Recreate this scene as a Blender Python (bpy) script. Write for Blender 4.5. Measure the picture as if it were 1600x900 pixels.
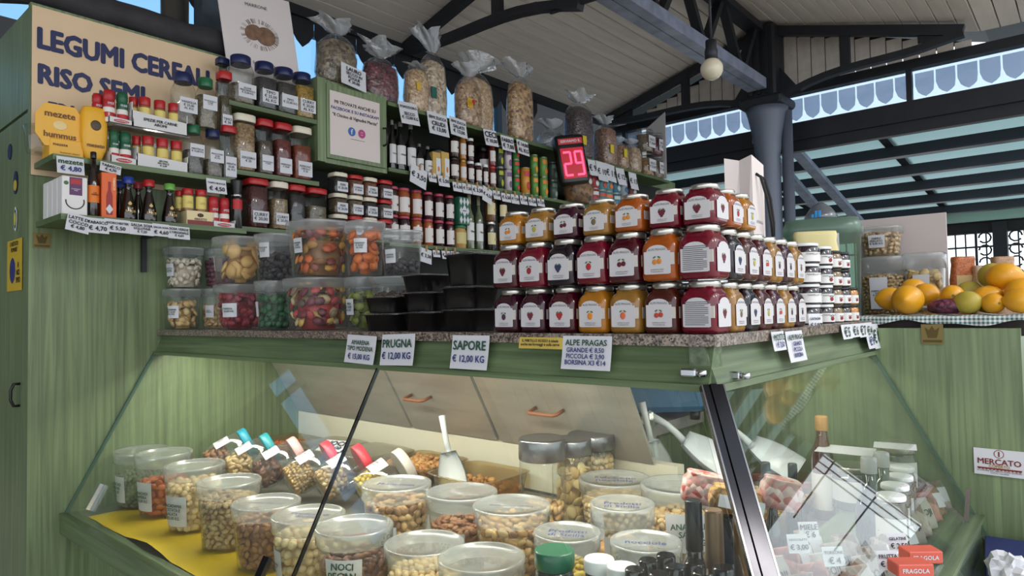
import bpy, math, random
import numpy as np
from mathutils import Vector, Matrix
PI = math.pi
for o in list(bpy.data.objects): bpy.data.objects.remove(o)
sc = bpy.context.scene
COL = sc.collection
# ---------------------------------------------------------------- camera
FPX = 1046.88
YAW, PITCH, ROLL = math.radians(41.04), math.radians(2.06), math.radians(-1.038)
CF = np.array([-math.sin(YAW)*math.cos(PITCH), math.cos(YAW)*math.cos(PITCH), math.sin(PITCH)])
_r = np.array([math.cos(YAW), math.sin(YAW), 0.0]); _u = np.cross(_r, CF)
CR = _r*math.cos(ROLL)+_u*math.sin(ROLL); CU = -_r*math.sin(ROLL)+_u*math.cos(ROLL)
CC = np.array([0, 0, 1.5])
cam = bpy.data.cameras.new('camera'); camo = bpy.data.objects.new('camera', cam); COL.objects.link(camo)
cam.sensor_fit = 'HORIZONTAL'; cam.sensor_width = 36.0; cam.lens = 36.0*FPX/1600
cam.clip_start = .02; cam.clip_end = 200
camo.matrix_world = Matrix(((CR[0], CU[0], -CF[0], CC[0]), (CR[1], CU[1], -CF[1], CC[1]), (CR[2], CU[2], -CF[2], CC[2]), (0, 0, 0, 1)))
sc.camera = camo
# ---------------------------------------------------------------- sky, exposure
W = bpy.data.worlds.new('sky'); sc.world = W; W.use_nodes = True
nt = W.node_tree; bg = nt.nodes['Background']
bg.inputs[0].default_value = (0.86, 0.93, 1.0, 1); bg.inputs[1].default_value = 2.1
sc.view_settings.view_transform = 'Standard'; sc.view_settings.look = 'None'
sc.view_settings.gamma = 1; sc.view_settings.use_curve_mapping = False
sc.view_settings.exposure = 0.0
try: sc.cycles.max_bounces = 10; sc.cycles.transparent_max_bounces = 24; sc.cycles.caustics_reflective = False; sc.cycles.caustics_refractive = False
except Exception: pass
# ---------------------------------------------------------------- helpers: pixels of the photograph to places in the hall
def ray(x, y): return CF+CR*(x-800)/FPX-CU*(y-450)/FPX
def at(x, y, ax, v):
    d = ray(x, y); i = 'xyz'.index(ax); t = (v-CC[i])/d[i]; return CC+t*d
def dep(x, y, t): return CC+t*ray(x, y)
def y_on(px, X, z):   # Y of the point on the line (X, *, z) seen at pixel column px
    k = (px-800)/FPX; a = CR-k*CF
    return -(a[0]*(X-CC[0])+a[2]*(z-CC[2]))/a[1]
def x_on(px, Y, z):
    k = (px-800)/FPX; a = CR-k*CF
    return -(a[1]*(Y-CC[1])+a[2]*(z-CC[2]))/a[0]
def depth_of(P): return float((np.array(P)-CC)@CF)
# ---------------------------------------------------------------- materials
def lin(c):
    c = c/255.0
    return c/12.92 if c <= .04045 else ((c+.055)/1.055)**2.4
def rgb(r, g, b): return (lin(r), lin(g), lin(b), 1)
MATS = {}
def newmat(name):
    m = bpy.data.materials.new(name); m.use_nodes = True; return m, m.node_tree, m.node_tree.nodes['Principled BSDF']
def mat(name, col, rough=.5, metal=0, coat=0, spec=.5, noise=0, scale=20, bump=0, stretch=None, emit=0, alpha=None):
    if name in MATS: return MATS[name]
    m, t, b = newmat(name); c = rgb(*col)
    b.inputs['Base Color'].default_value = c; b.inputs['Roughness'].default_value = rough; b.inputs['Metallic'].default_value = metal
    b.inputs['Coat Weight'].default_value = coat; b.inputs['Specular IOR Level'].default_value = spec
    if emit: b.inputs['Emission Color'].default_value = c; b.inputs['Emission Strength'].default_value = emit
    if noise or bump:
        tc = t.nodes.new('ShaderNodeTexCoord'); mp = t.nodes.new('ShaderNodeMapping'); t.links.new(tc.outputs['Object'], mp.inputs[0])
        mp.inputs['Scale'].default_value = stretch or (1, 1, 1)
        n = t.nodes.new('ShaderNodeTexNoise'); n.inputs['Scale'].default_value = scale; n.inputs['Detail'].default_value = 5
        t.links.new(mp.outputs[0], n.inputs['Vector'])
        if noise:
            mx = t.nodes.new('ShaderNodeMixRGB'); mx.blend_type = 'MULTIPLY'; mx.inputs[0].default_value = 1
            rp = t.nodes.new('ShaderNodeValToRGB'); e = rp.color_ramp.elements
            e[0].position = .25; e[0].color = (1-noise,)*3+(1,); e[1].position = .75; e[1].color = (1+noise*.6,)*3+(1,)
            t.links.new(n.outputs['Fac'], rp.inputs[0]); mx.inputs[1].default_value = c
            t.links.new(rp.outputs[0], mx.inputs[2]); t.links.new(mx.outputs[0], b.inputs['Base Color'])
        if bump:
            bp = t.nodes.new('ShaderNodeBump'); bp.inputs['Strength'].default_value = bump; bp.inputs['Distance'].default_value = .01
            t.links.new(n.outputs['Fac'], bp.inputs['Height']); t.links.new(bp.outputs[0], b.inputs['Normal'])
    MATS[name] = m; return m
def film(name, tint=(235, 240, 242), clear=.8, body=(225, 228, 230), rough=.15, gloss=.08, bump=0, fres=1.35):
    """thin clear plastic or glass: mostly see-through, a little milky body, mirror by Fresnel"""
    if name in MATS: return MATS[name]
    m = bpy.data.materials.new(name); m.use_nodes = True; t = m.node_tree; t.nodes.clear(); N = t.nodes.new
    out = N('ShaderNodeOutputMaterial'); tr = N('ShaderNodeBsdfTransparent'); tr.inputs[0].default_value = rgb(*tint)
    df = N('ShaderNodeBsdfDiffuse'); df.inputs[0].default_value = rgb(*body)
    tl = N('ShaderNodeBsdfTranslucent'); tl.inputs[0].default_value = rgb(*body)
    m0 = N('ShaderNodeMixShader'); m0.inputs[0].default_value = .5; t.links.new(df.outputs[0], m0.inputs[1]); t.links.new(tl.outputs[0], m0.inputs[2])
    m1 = N('ShaderNodeMixShader'); m1.inputs[0].default_value = clear; t.links.new(m0.outputs[0], m1.inputs[1]); t.links.new(tr.outputs[0], m1.inputs[2])
    gl = N('ShaderNodeBsdfGlossy'); gl.inputs['Roughness'].default_value = rough
    fr = N('ShaderNodeLayerWeight'); fr.inputs['Blend'].default_value = .5; f0 = ((fres-1)/(fres+1))**2
    pw = N('ShaderNodeMath'); pw.operation = 'POWER'; pw.inputs[1].default_value = 5; t.links.new(fr.outputs['Facing'], pw.inputs[0])
    ad = N('ShaderNodeMath'); ad.operation = 'MULTIPLY_ADD'; ad.inputs[1].default_value = 1-f0; ad.inputs[2].default_value = f0+gloss; ad.use_clamp = True; t.links.new(pw.outputs[0], ad.inputs[0])
    m2 = N('ShaderNodeMixShader'); t.links.new(ad.outputs[0], m2.inputs[0]); t.links.new(m1.outputs[0], m2.inputs[1]); t.links.new(gl.outputs[0], m2.inputs[2])
    if bump:
        n = N('ShaderNodeTexNoise'); n.inputs['Scale'].default_value = 45; tc = N('ShaderNodeTexCoord'); t.links.new(tc.outputs['Object'], n.inputs['Vector'])
        bp = N('ShaderNodeBump'); bp.inputs['Strength'].default_value = bump; bp.inputs['Distance'].default_value = .01
        t.links.new(n.outputs['Fac'], bp.inputs['Height'])
        for x in (df, gl, fr): t.links.new(bp.outputs[0], x.inputs['Normal'])
    t.links.new(m2.outputs[0], out.inputs[0]); MATS[name] = m; return m
def wood(name, col, axis, joint=None):
    """painted wood-grain laminate, grain running along axis"""
    if name in MATS: return MATS[name]
    m, t, b = newmat(name); N = t.nodes.new
    tc = N('ShaderNodeTexCoord'); mp = N('ShaderNodeMapping'); s = [38, 38, 38]; s['xyz'.index(axis)] = 1.2
    mp.inputs['Scale'].default_value = s; t.links.new(tc.outputs['Object'], mp.inputs[0])
    n = N('ShaderNodeTexNoise'); n.inputs['Scale'].default_value = 1.6; n.inputs['Detail'].default_value = 6; n.inputs['Distortion'].default_value = .6
    t.links.new(mp.outputs[0], n.inputs['Vector'])
    n2 = N('ShaderNodeTexNoise'); n2.inputs['Scale'].default_value = 1.4; t.links.new(tc.outputs['Object'], n2.inputs['Vector'])
    rp = N('ShaderNodeValToRGB'); e = rp.color_ramp.elements; c = rgb(*col)
    e[0].position = .3; e[0].color = tuple(v*.62 for v in c[:3])+(1,); e[1].position = .7; e[1].color = tuple(min(1, v*1.22) for v in c[:3])+(1,)
    t.links.new(n.outputs['Fac'], rp.inputs[0])
    mx = N('ShaderNodeMixRGB'); mx.blend_type = 'MULTIPLY'; mx.inputs[0].default_value = .35
    t.links.new(rp.outputs[0], mx.inputs[1]); t.links.new(n2.outputs['Fac'], mx.inputs[2]); t.links.new(mx.outputs[0], b.inputs['Base Color'])
    b.inputs['Roughness'].default_value = .42
    bp = N('ShaderNodeBump'); bp.inputs['Strength'].default_value = .12; bp.inputs['Distance'].default_value = .004
    t.links.new(n.outputs['Fac'], bp.inputs['Height']); t.links.new(bp.outputs[0], b.inputs['Normal'])
    MATS[name] = m; return m
def pieces(name, c1, c2, rough=.55, coat=0, more=()):
    """loose food: every separate piece gets its own tone between two colours"""
    if name in MATS: return MATS[name]
    m, t, b = newmat(name); N = t.nodes.new
    g = N('ShaderNodeNewGeometry'); rp = N('ShaderNodeValToRGB'); e = rp.color_ramp.elements
    e[0].color = rgb(*c1); e[1].color = rgb(*c2); t.links.new(g.outputs['Random Per Island'], rp.inputs[0])
    for i, c in enumerate(more): q = e.new((i+1)/(len(more)+1)); q.color = rgb(*c)
    t.links.new(rp.outputs[0], b.inputs['Base Color']); b.inputs['Roughness'].default_value = rough; b.inputs['Coat Weight'].default_value = coat
    MATS[name] = m; return m
def grains(name, c1, c2, scale=90, bump=.9):
    """seeds or nuts too small to pick apart, packed behind film"""
    if name in MATS: return MATS[name]
    m, t, b = newmat(name); N = t.nodes.new
    tc = N('ShaderNodeTexCoord'); v = N('ShaderNodeTexVoronoi'); v.inputs['Scale'].default_value = scale; t.links.new(tc.outputs['Object'], v.inputs['Vector'])
    sp = N('ShaderNodeSeparateColor'); t.links.new(v.outputs['Color'], sp.inputs[0])
    rp = N('ShaderNodeValToRGB'); e = rp.color_ramp.elements; e[0].color = rgb(*c1); e[1].color = rgb(*c2); t.links.new(sp.outputs[0], rp.inputs[0])
    t.links.new(rp.outputs[0], b.inputs['Base Color']); b.inputs['Roughness'].default_value = .6; b.inputs['Coat Weight'].default_value = .35; b.inputs['Coat Roughness'].default_value = .2
    bp = N('ShaderNodeBump'); bp.invert = True; bp.inputs['Strength'].default_value = bump; bp.inputs['Distance'].default_value = .6/scale
    t.links.new(v.outputs['Distance'], bp.inputs['Height']); t.links.new(bp.outputs[0], b.inputs['Normal'])
    MATS[name] = m; return m
# ---------------------------------------------------------------- mesh building
class MB:
    def __init__(s): s.v = []; s.f = []; s.mi = []; s.sm = []; s.n = 0
    def add(s, v, f, mi=0, smooth=False):
        v = np.asarray(v, float).reshape(-1, 3); s.v.append(v)
        n = s.n
        for q in f: s.f.append(tuple(i+n for i in q)); s.mi.append(mi); s.sm.append(smooth)
        s.n += len(v); return s
    def box(s, a, b, mi=0, M=None):
        x0, y0, z0 = a; x1, y1, z1 = b
        v = [(x0, y0, z0), (x1, y0, z0), (x1, y1, z0), (x0, y1, z0), (x0, y0, z1), (x1, y0, z1), (x1, y1, z1), (x0, y1, z1)]
        if M is not None: v = [tuple(M@Vector(p)) for p in v]
        return s.add(v, [(0, 3, 2, 1), (4, 5, 6, 7), (0, 1, 5, 4), (1, 2, 6, 5), (2, 3, 7, 6), (3, 0, 4, 7)], mi)
    def bevbox(s, a, b, r=.004, mi=0):
        """box with softened vertical and top edges"""
        x0, y0, z0 = a; x1, y1, z1 = b
        def ring(i, z): return [(x0+i+r, y0+i, z), (x1-i-r, y0+i, z), (x1-i, y0+i+r, z), (x1-i, y1-i-r, z), (x1-i-r, y1-i, z), (x0+i+r, y1-i, z), (x0+i, y1-i-r, z), (x0+i, y0+i+r, z)]
        v = ring(r*.6, z0)+ring(0, z0+r)+ring(0, z1-r)+ring(r*.6, z1); f = [tuple(range(7, -1, -1)), tuple(range(24, 32))]
        for k in range(3):
            for i in range(8): j = (i+1) % 8; f.append((k*8+i, k*8+j, k*8+8+j, k*8+8+i))
        return s.add(v, f, mi)
    def lathe(s, prof, n=20, e=2.0, c=(0, 0, 0), mi=0, smooth=True, sx=1, sy=1, cap0=True, cap1=True, ph=0, M=None):
        v = []; f = []
        for (r, z) in prof:
            for i in range(n):
                a = 2*PI*i/n+ph; ca, sa = math.cos(a), math.sin(a)
                k = 1 if e == 2 else (abs(ca)**e+abs(sa)**e)**(-1/e)
                v.append((c[0]+r*k*ca*sx, c[1]+r*k*sa*sy, c[2]+z))
        m = len(prof)
        for k in range(m-1):
            for i in range(n): j = (i+1) % n; f.append((k*n+i, k*n+j, k*n+n+j, k*n+n+i))
        if M is not None: v = [tuple(M@Vector(p)) for p in v]
        s.add(v, f, mi, smooth)
        b = s.n-len(v)
        if cap0: s.f.append(tuple(b+i for i in range(n-1, -1, -1))); s.mi.append(mi); s.sm.append(False)
        if cap1: s.f.append(tuple(b+(m-1)*n+i for i in range(n))); s.mi.append(mi); s.sm.append(False)
        return s
    def tube(s, pts, r, n=8, mi=0, smooth=True):
        pts = [Vector(p) for p in pts]; v = []; f = []; up = Vector((0, 0, 1)); prev = None
        for k, p in enumerate(pts):
            d = (pts[min(k+1, len(pts)-1)]-pts[max(k-1, 0)]).normalized()
            if prev is None: a = d.cross(up if abs(d.z) < .95 else Vector((1, 0, 0))).normalized()
            else: a = (prev-d*prev.dot(d)).normalized()
            prev = a; b = d.cross(a); rr = r[k] if isinstance(r, (list, tuple)) else r
            for i in range(n): t = 2*PI*i/n; v.append(p+a*(rr*math.cos(t))+b*(rr*math.sin(t)))
        for k in range(len(pts)-1):
            for i in range(n): j = (i+1) % n; f.append((k*n+i, k*n+j, k*n+n+j, k*n+n+i))
        f.append(tuple(range(n-1, -1, -1))); f.append(tuple((len(pts)-1)*n+i for i in range(n)))
        return s.add([tuple(p) for p in v], f, mi, smooth)
    def bar(s, p, q, w, h, mi=0, up=(0, 0, 1)):
        """rectangular bar from p to q, w across, h along up"""
        p, q = Vector(p), Vector(q); d = (q-p).normalized(); u = Vector(up); a = d.cross(u).normalized(); u = a.cross(d)
        v = []
        for e in (p, q):
            for (i, j) in ((-1, -1), (1, -1), (1, 1), (-1, 1)): v.append(tuple(e+a*(i*w/2)+u*(j*h/2)))
        return s.add(v, [(3, 2, 1, 0), (4, 5, 6, 7), (0, 1, 5, 4), (1, 2, 6, 5), (2, 3, 7, 6), (3, 0, 4, 7)], mi)
    def prism(s, poly, o, ux, uy, th, mi=0):
        """polygon (a,b) laid out from o along ux, uy and thickened by th along ux x uy"""
        o, ux, uy = Vector(o), Vector(ux), Vector(uy); w = ux.cross(uy).normalized()*th; n = len(poly)
        v = [tuple(o+ux*a+uy*b) for a, b in poly]+[tuple(o+ux*a+uy*b+w) for a, b in poly]
        f = [tuple(range(n-1, -1, -1)), tuple(range(n, 2*n))]+[(i, (i+1) % n, n+(i+1) % n, n+i) for i in range(n)]
        return s.add(v, f, mi)
    def ell(s, c, r, M=None, lvl=0, mi=0):
        v, f = ICO[lvl]; v = v*np.asarray(r, float)
        if M is not None: v = v@np.array(M.to_3x3()).T
        return s.add(v+np.asarray(c, float), f, mi, True)
    def mesh(s, name, mats):
        me = bpy.data.meshes.new(name)
        me.from_pydata(np.concatenate(s.v).tolist(), [], s.f)
        for m in (mats if isinstance(mats, (list, tuple)) else [mats]): me.materials.append(m)
        me.polygons.foreach_set('material_index', s.mi); me.polygons.foreach_set('use_smooth', s.sm); me.update()
        return me
    def build(s, name, mats, parent=None, loc=None, rz=0): return link(name, s.mesh(name, mats), parent, loc, rz)
def _ico():
    t = (1+5**.5)/2
    v = [(-1, t, 0), (1, t, 0), (-1, -t, 0), (1, -t, 0), (0, -1, t), (0, 1, t), (0, -1, -t), (0, 1, -t), (t, 0, -1), (t, 0, 1), (-t, 0, -1), (-t, 0, 1)]
    f = [(0, 11, 5), (0, 5, 1), (0, 1, 7), (0, 7, 10), (0, 10, 11), (1, 5, 9), (5, 11, 4), (11, 10, 2), (10, 7, 6), (7, 1, 8), (3, 9, 4), (3, 4, 2), (3, 2, 6), (3, 6, 8), (3, 8, 9), (4, 9, 5), (2, 4, 11), (6, 2, 10), (8, 6, 7), (9, 8, 1)]
    out = []
    for l in range(4):
        a = np.array(v, float); a /= np.linalg.norm(a, axis=1)[:, None]; out.append((a, list(f)))
        v = [tuple(p) for p in a]; e = {}; nf = []
        def mid(i, j):
            k = (min(i, j), max(i, j))
            if k not in e: v.append(tuple((np.array(v[i])+np.array(v[j]))/2)); e[k] = len(v)-1
            return e[k]
        for (i, j, k) in f: p, q, r = mid(i, j), mid(j, k), mid(k, i); nf += [(i, p, r), (j, q, p), (k, r, q), (p, q, r)]
        f = nf
    return out
ICO = _ico()
def link(name, me, parent=None, loc=None, rz=0):
    o = bpy.data.objects.new(name, me); COL.objects.link(o)
    if parent is not None: o.parent = parent
    if loc is not None: o.location = [float(c) for c in loc]
    if rz: o.rotation_euler = (0, 0, rz)
    return o
def tag(o, label, cat, group=None):
    o['label'] = label; o['category'] = cat
    if group: o['group'] = group
    return o
def thing(name, label, cat, loc=(0, 0, 0), rz=0, group=None): return tag(link(name, None, None, loc, rz), label, cat, group)
def struct(name, mb, m, label=None):
    o = mb.build(name, m); o['kind'] = 'structure'
    if label: o['label'] = label
    return o
CACHE = {}
def cached(key, fn):
    if key not in CACHE: CACHE[key] = fn()
    return CACHE[key]
def text_mesh(lines, w, h, m, bold=True):
    """print fitted into w x h, in the local XZ plane, facing -Y, centred"""
    key = ('txt', tuple(lines), round(w, 4), round(h, 4), m.name, bold)
    def mk():
        cu = bpy.data.curves.new('t', 'FONT'); cu.body = '\n'.join(lines); cu.align_x = 'CENTER'; cu.resolution_u = 2; cu.space_line = .95
        ob = bpy.data.objects.new('t', cu); me0 = ob.to_mesh()
        n = len(me0.vertices); co = np.empty(n*3); me0.vertices.foreach_get('co', co); co = co.reshape(-1, 3)
        fs = [tuple(p.vertices) for p in me0.polygons]; ob.to_mesh_clear(); bpy.data.objects.remove(ob); bpy.data.curves.remove(cu)
        lo, hi = co.min(0), co.max(0); k = min(w/(hi[0]-lo[0]), h/(hi[1]-lo[1])); c = (lo+hi)/2
        g_ = .028 if bold is True else .055
        if bold:
            co = np.concatenate([co+np.array(d) for d in [(a*g_, b*g_, 0) for a, b in ((-1, 0), (1, 0), (0, .8), (0, -.8), (-.7, .6), (.7, .6), (-.7, -.6), (.7, -.6))[:4 if bold is True else 8]]]); fs = [tuple(i+n*j for i in q) for j in range(4 if bold is True else 8) for q in fs]
        v = np.zeros_like(co); v[:, 0] = (co[:, 0]-c[0])*k; v[:, 2] = (co[:, 1]-c[1])*k; v[:, 1] = -.00012*(np.arange(len(v))//n)
        me = bpy.data.meshes.new('lettering'); me.from_pydata(v.tolist(), [], fs); me.materials.append(m); return me
    return cached(key, mk)
def lettering(parent, lines, w, h, m, loc=(0, 0, 0), rx=0, rz=0, bold=True):
    o = link('lettering', text_mesh(lines, w, h, m, bold), parent, loc); o.rotation_euler = (rx, 0, rz); return o
ORD = ['leftmost', 'second from left', 'third from left', 'fourth from left', 'fifth from left', 'sixth from left', 'seventh from left', 'eighth from left', 'ninth from left', 'tenth from left', 'eleventh from left', 'twelfth from left', 'thirteenth from left', 'fourteenth from left']
# ---------------------------------------------------------------- common materials
GREEN = (128, 146, 106)
green_z = wood('green_laminate_upright', GREEN, 'z'); green_x = wood('green_laminate_long', (110, 130, 92), 'x'); green_y = wood('green_laminate_side', (120, 136, 106), 'y')
shelf_g = wood('shelf_green', (98, 118, 76), 'y'); shade_back = mat('shelf_shade', (30, 34, 28), .8)
iron = mat('dark_iron', (38, 40, 46), .5, .2, noise=.25, scale=6); steel_blue = mat('painted_steel', (146, 154, 178), .4, .15, noise=.35, scale=9)
chrome = mat('chrome', (200, 202, 206), .18, 1); blackm = mat('black_plastic', (16, 16, 18), .35); black_gl = mat('black_gloss', (10, 10, 12), .12, coat=.6)
white_card = mat('white_card', (210, 210, 216), .7); ink = mat('ink_black', (28, 28, 34), .7); ink_blue = mat('ink_blue', (44, 54, 120), .7); ink_green = mat('ink_green', (40, 78, 58), .7)
clear_glass = film('clear_glass', (250, 253, 250), .985, rough=.0, gloss=.0, fres=1.68)
jar_glass = film('jar_glass', (248, 250, 248), .985, rough=.04, gloss=.02, fres=1.45)
tub_plastic = film('tub_plastic', (252, 253, 253), .93, (226, 230, 230), .2, .02)
lid_plastic = film('lid_plastic', (248, 250, 250), .68, (226, 231, 233), .25, .06)
bag_film = film('bag_film', (252, 252, 253), .95, (238, 239, 243), .10, .05, bump=.9)
bag_tuft = film('bag_tuft', (246, 247, 250), .50, (240, 241, 245), .12, .12, bump=.8)
# ---------------------------------------------------------------- the hall: floor, canopy roof, columns
XW, YF, ZG, YR = -3.228, 1.24, 1.449, 2.47
struct('floor', MB().box((-14, -12, -.1), (12, 20, 0)), mat('grey_paving', (192, 186, 176), .6, noise=.2, scale=3))
XR, ZR, XL, ZL, XE, ZE = -2.25, 4.16, -4.02, 3.66, -.70, 3.70
plank_m = mat('ceiling_plank', (222, 211, 203), .65, noise=.16, scale=3, stretch=(4, .5, 4))
ceil = struct('ceiling', MB().bar((XL-.1, 1.0, ZL+.05), (XR, 1.0, ZR+.08), 12.0, .02).bar((XR, 1.0, ZR+.08), (XE+.1, 1.0, ZE+.05), 12.0, .02).bar((XE+.1, 1.0, ZE+.04), (.95, 1.0, 3.72), 12.0, .02), iron, 'pitched canopy ceiling lined with whitewashed planks')
def planks(xa, za, xb, zb, n, y0, y1):
    L = math.hypot(xb-xa, zb-za); ux, uz = (xb-xa)/L, (zb-za)/L; w = L/n
    def mk():
        m = MB(); d = .007
        m.add([(0+d/2, y0, -.006), (d, y0, 0-.014), (w-d, y0, -.014), (w-d/2, y0, -.006), (w-d/2, y0, .01), (d/2, y0, .01), (d/2, y1, -.006), (d, y1, -.014), (w-d, y1, -.014), (w-d/2, y1, -.006), (w-d/2, y1, .01), (d/2, y1, .01)],
              [(0, 1, 2, 3, 4, 5), (11, 10, 9, 8, 7, 6)]+[(i, i+6, (i+1) % 6+6, (i+1) % 6) for i in range(6)])
        return m.mesh('plank', plank_m)
    me = mk(); ang = math.atan2(zb-za, xb-xa)
    for i in range(n):
        o = link('plank', me, ceil, (xa+ux*w*i, 0, za+uz*w*i)); o.rotation_euler = (0, -ang, 0)
planks(XL-.08, ZL, XR, ZR, 15, -5, 6.5); planks(XR, ZR, XE+.08, ZE, 13, -5, 6.5); planks(XE+.08, ZE, .95, 3.67, 12, -5, 6.5)
def bracket(Y, side, label):
    """cantilever half-truss in the plane Y: straight top chord, curved bottom chord, one strut"""
    xt, zt = (XL, ZL-.03) if side < 0 else (XE, ZE-.03)
    t = thing('roof_truss', label, 'truss', (XR, Y, 3.38)); zb = 3.38
    def P(x, z): return (x-XR, 0, z-zb)
    m = MB(); m.bar(P(XR, ZR-.08), P(xt, zt-.04), .06, .085); m.build('top_chord', iron, t)
    m = MB(); n = 10; pts = []
    for i in range(n+1):
        k = i/n; x = XR+side*.1+(xt-XR-side*.1)*k; z = 3.40+(zt-.06-3.40)*k+.10*math.sin(PI*min(1, k*1.25))*(1-k)
        pts.append((x, z))
    for a, b in zip(pts, pts[1:]): m.bar(P(*a), P(*b), .07, .055)
    m.build('bottom_chord', iron, t)
    k = .45; xs = XR+(xt-XR)*k; m = MB(); zl = 3.40+(zt-.06-3.40)*k+.06; m.bar(P(xs, zl), P(xs, ZR-.08+(zt-ZR)*k), .05, .075, up=(1, 0, 0)); m.build('strut', iron, t)
    m = MB(); s = side   # rounded web plates that fill the corners
    m.prism([(0, 0), (s*.34, .02), (s*.06, .42), (0, .62)] if s > 0 else [(0, 0), (0, .62), (s*.06, .42), (s*.34, .02)], (0, .012, 0.02), (1, 0, 0), (0, 0, 1), .02)
    m.build('web_plate', iron, t); m = MB(); a = (xt-XR); m.prism([(a, zt-zb-.06), (a*.80, zt-zb-.055), (a*.80, zt-zb+.06), (a, zt-zb)] if s < 0 else [(a, zt-zb-.06), (a, zt-zb), (a*.80, zt-zb+.06), (a*.80, zt-zb-.055)], (0, .012, 0), (1, 0, 0), (0, 0, 1), .02)
    m.build('web_plate', iron, t)
for Y, w in ((.57, 'nearest, above the sign wall'), (3.40, 'above the shelf bags'), (6.224, 'at the grey column')):
    bracket(Y, -1, 'dark iron roof bracket reaching left from the ridge, '+w); bracket(Y, 1, 'dark iron roof bracket reaching right from the ridge, '+w)
def column(Y, label):
    t = thing('column', label, 'column', (-2.24, Y, 0)); m = MB()
    m.lathe([(.15, 0), (.15, .3), (.115, .36), (.105, 2.9), (.12, 2.95), (.125, 3.05), (.17, 3.28), (.19, 3.34)], 20); m.build('shaft', mat('column_grey', (104, 112, 128), .45, .1), t)
    m = MB(); m.bevbox((-.2, -.2, 3.34), (.2, .2, 3.42), .02); m.bevbox((-.13, -.13, 3.42), (.13, .13, 4.1), .02)
    for a in (-.1, -.03, .04): m.box((a, -.15, 3.45), (a+.03, .15, 4.05))
    m.build('capital', iron, t)
    m = MB(); m.lathe([(.05, 0), (.05, 3.3)], 12, c=(.16, .05, 0)); m.build('downpipe', mat('column_grey', (92, 100, 116)), t)
column(6.224, 'grey cast iron column under the canopy ridge')
# lattice girder along the ridge line
g = thing('lattice_girder', 'bluish steel lattice girder running along the ridge to the column', 'girder', (-2.24, 0, 3.5))
MB().box((-.085, -5, -.035), (-.005, 6.0, .0)).box((.005, -5, -.035), (.085, 6.0, .0)).box((-.085, -5, 0), (-.075, 6.0, .06)).box((.075, -5, 0), (.085, 6.0, .06)).build('bottom_chord', steel_blue, g)
MB().box((-.07, -5, .5), (.07, 6.0, .56)).build('top_chord', iron, g)
ys = [5.62-.72*i for i in range(15)]
for i, y in enumerate(ys):
    for d in (-.36, .36):
        m = MB(); m.bar((0, y-.0, .02), (0, y+d*.92, .52), .07, .05, up=(0, 1, 0)); m.build('web_bar', iron, g)
lp = dep(1112, 108, 3.72)
t = thing('globe_lamp', 'white glass globe lamp hanging below the ridge girder', 'lamp', (lp[0], lp[1], lp[2]))
MB().ell((0, 0, 0), (.062, .062, .062), lvl=2).build('globe', mat('opal_glass', (214, 204, 180), .25, coat=.3), t)
MB().lathe([(.034, .05), (.036, .10), (.03, .12), (.03, .16)], 16).build('cap', iron, t)
MB().lathe([(.008, .16), (.008, 3.47-lp[2])], 8).bar((0, 0, 3.47-lp[2]), (-2.24-lp[0], 0, 3.47-lp[2]), .02, .02).build('stem', iron, t)
h = at(838, 115, 'x', -3.2)
t = thing('ceiling_hook', 'small grey hook fixture on the plank ceiling', 'hook', (-3.2, h[1], 3.86)); MB().lathe([(.03, .03), (.03, .045)], 12).lathe([(.012, -.03), (.014, .03)], 10).build('base', steel_blue, t); MB().tube([(0, 0, -.03), (.012, 0, -.05), (.02, 0, -.04), (.016, 0, -.028)], .006, 6).build('hook', steel_blue, t)
# gable boards, clerestory with its scalloped valance
YG = 6.62
gb = struct('wall_gable', MB().prism([(XL-XR, 3.62), (XE-XR, 3.66), (0, 4.2)], (XR, YG+.03, 0), (1, 0, 0), (0, 0, 1), .02), iron)
for i in range(26):
    x = XL+.06+i*.126; zt = ZR-.02-(abs(x-XR)/(XR-XL if x < XR else XE-XR))*.5
    if zt > 3.66 and x < XE: MB().box((0, 0, 0), (.118, .014, max(.03, zt-3.62))).build('board', plank_m, gb, (x, YG-.01, 3.62))
cl = struct('window_1', MB().box((-6, YG, 3.10), (3.5, YG+.10, 3.27)).box((-6, YG-.02, 3.54), (3.5, YG+.08, 3.62)), iron, 'long clerestory window under the gable')
for px in (975, 1420): MB().box((-.022, 0, 3.27), (.022, .06, 3.54)).build('mullion', iron, cl, (x_on(px, YG, 3.4), YG, 0))
MB().box((-6, YG+.05, 3.27), (3.5, YG+.054, 3.54)).build('pane', film('dusty_glass', (225, 235, 245), .9, (225, 230, 238)), cl)
val = film('frosted_valance', (224, 229, 238), .62, (232, 236, 242), .4)
sm_ = MB().prism([(0, 3.54), (0, 3.43), (.02, 3.37), (.045, 3.345), (.0785, 3.325), (.112, 3.345), (.137, 3.37), (.143, 3.43), (.143, 3.54)], (0, 0, 0), (1, 0, 0), (0, 0, 1), .004).mesh('scallop', val)
for i in range(60): link('scallop', sm_, cl, (-6+i*.157, YG+.16, 0))
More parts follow.
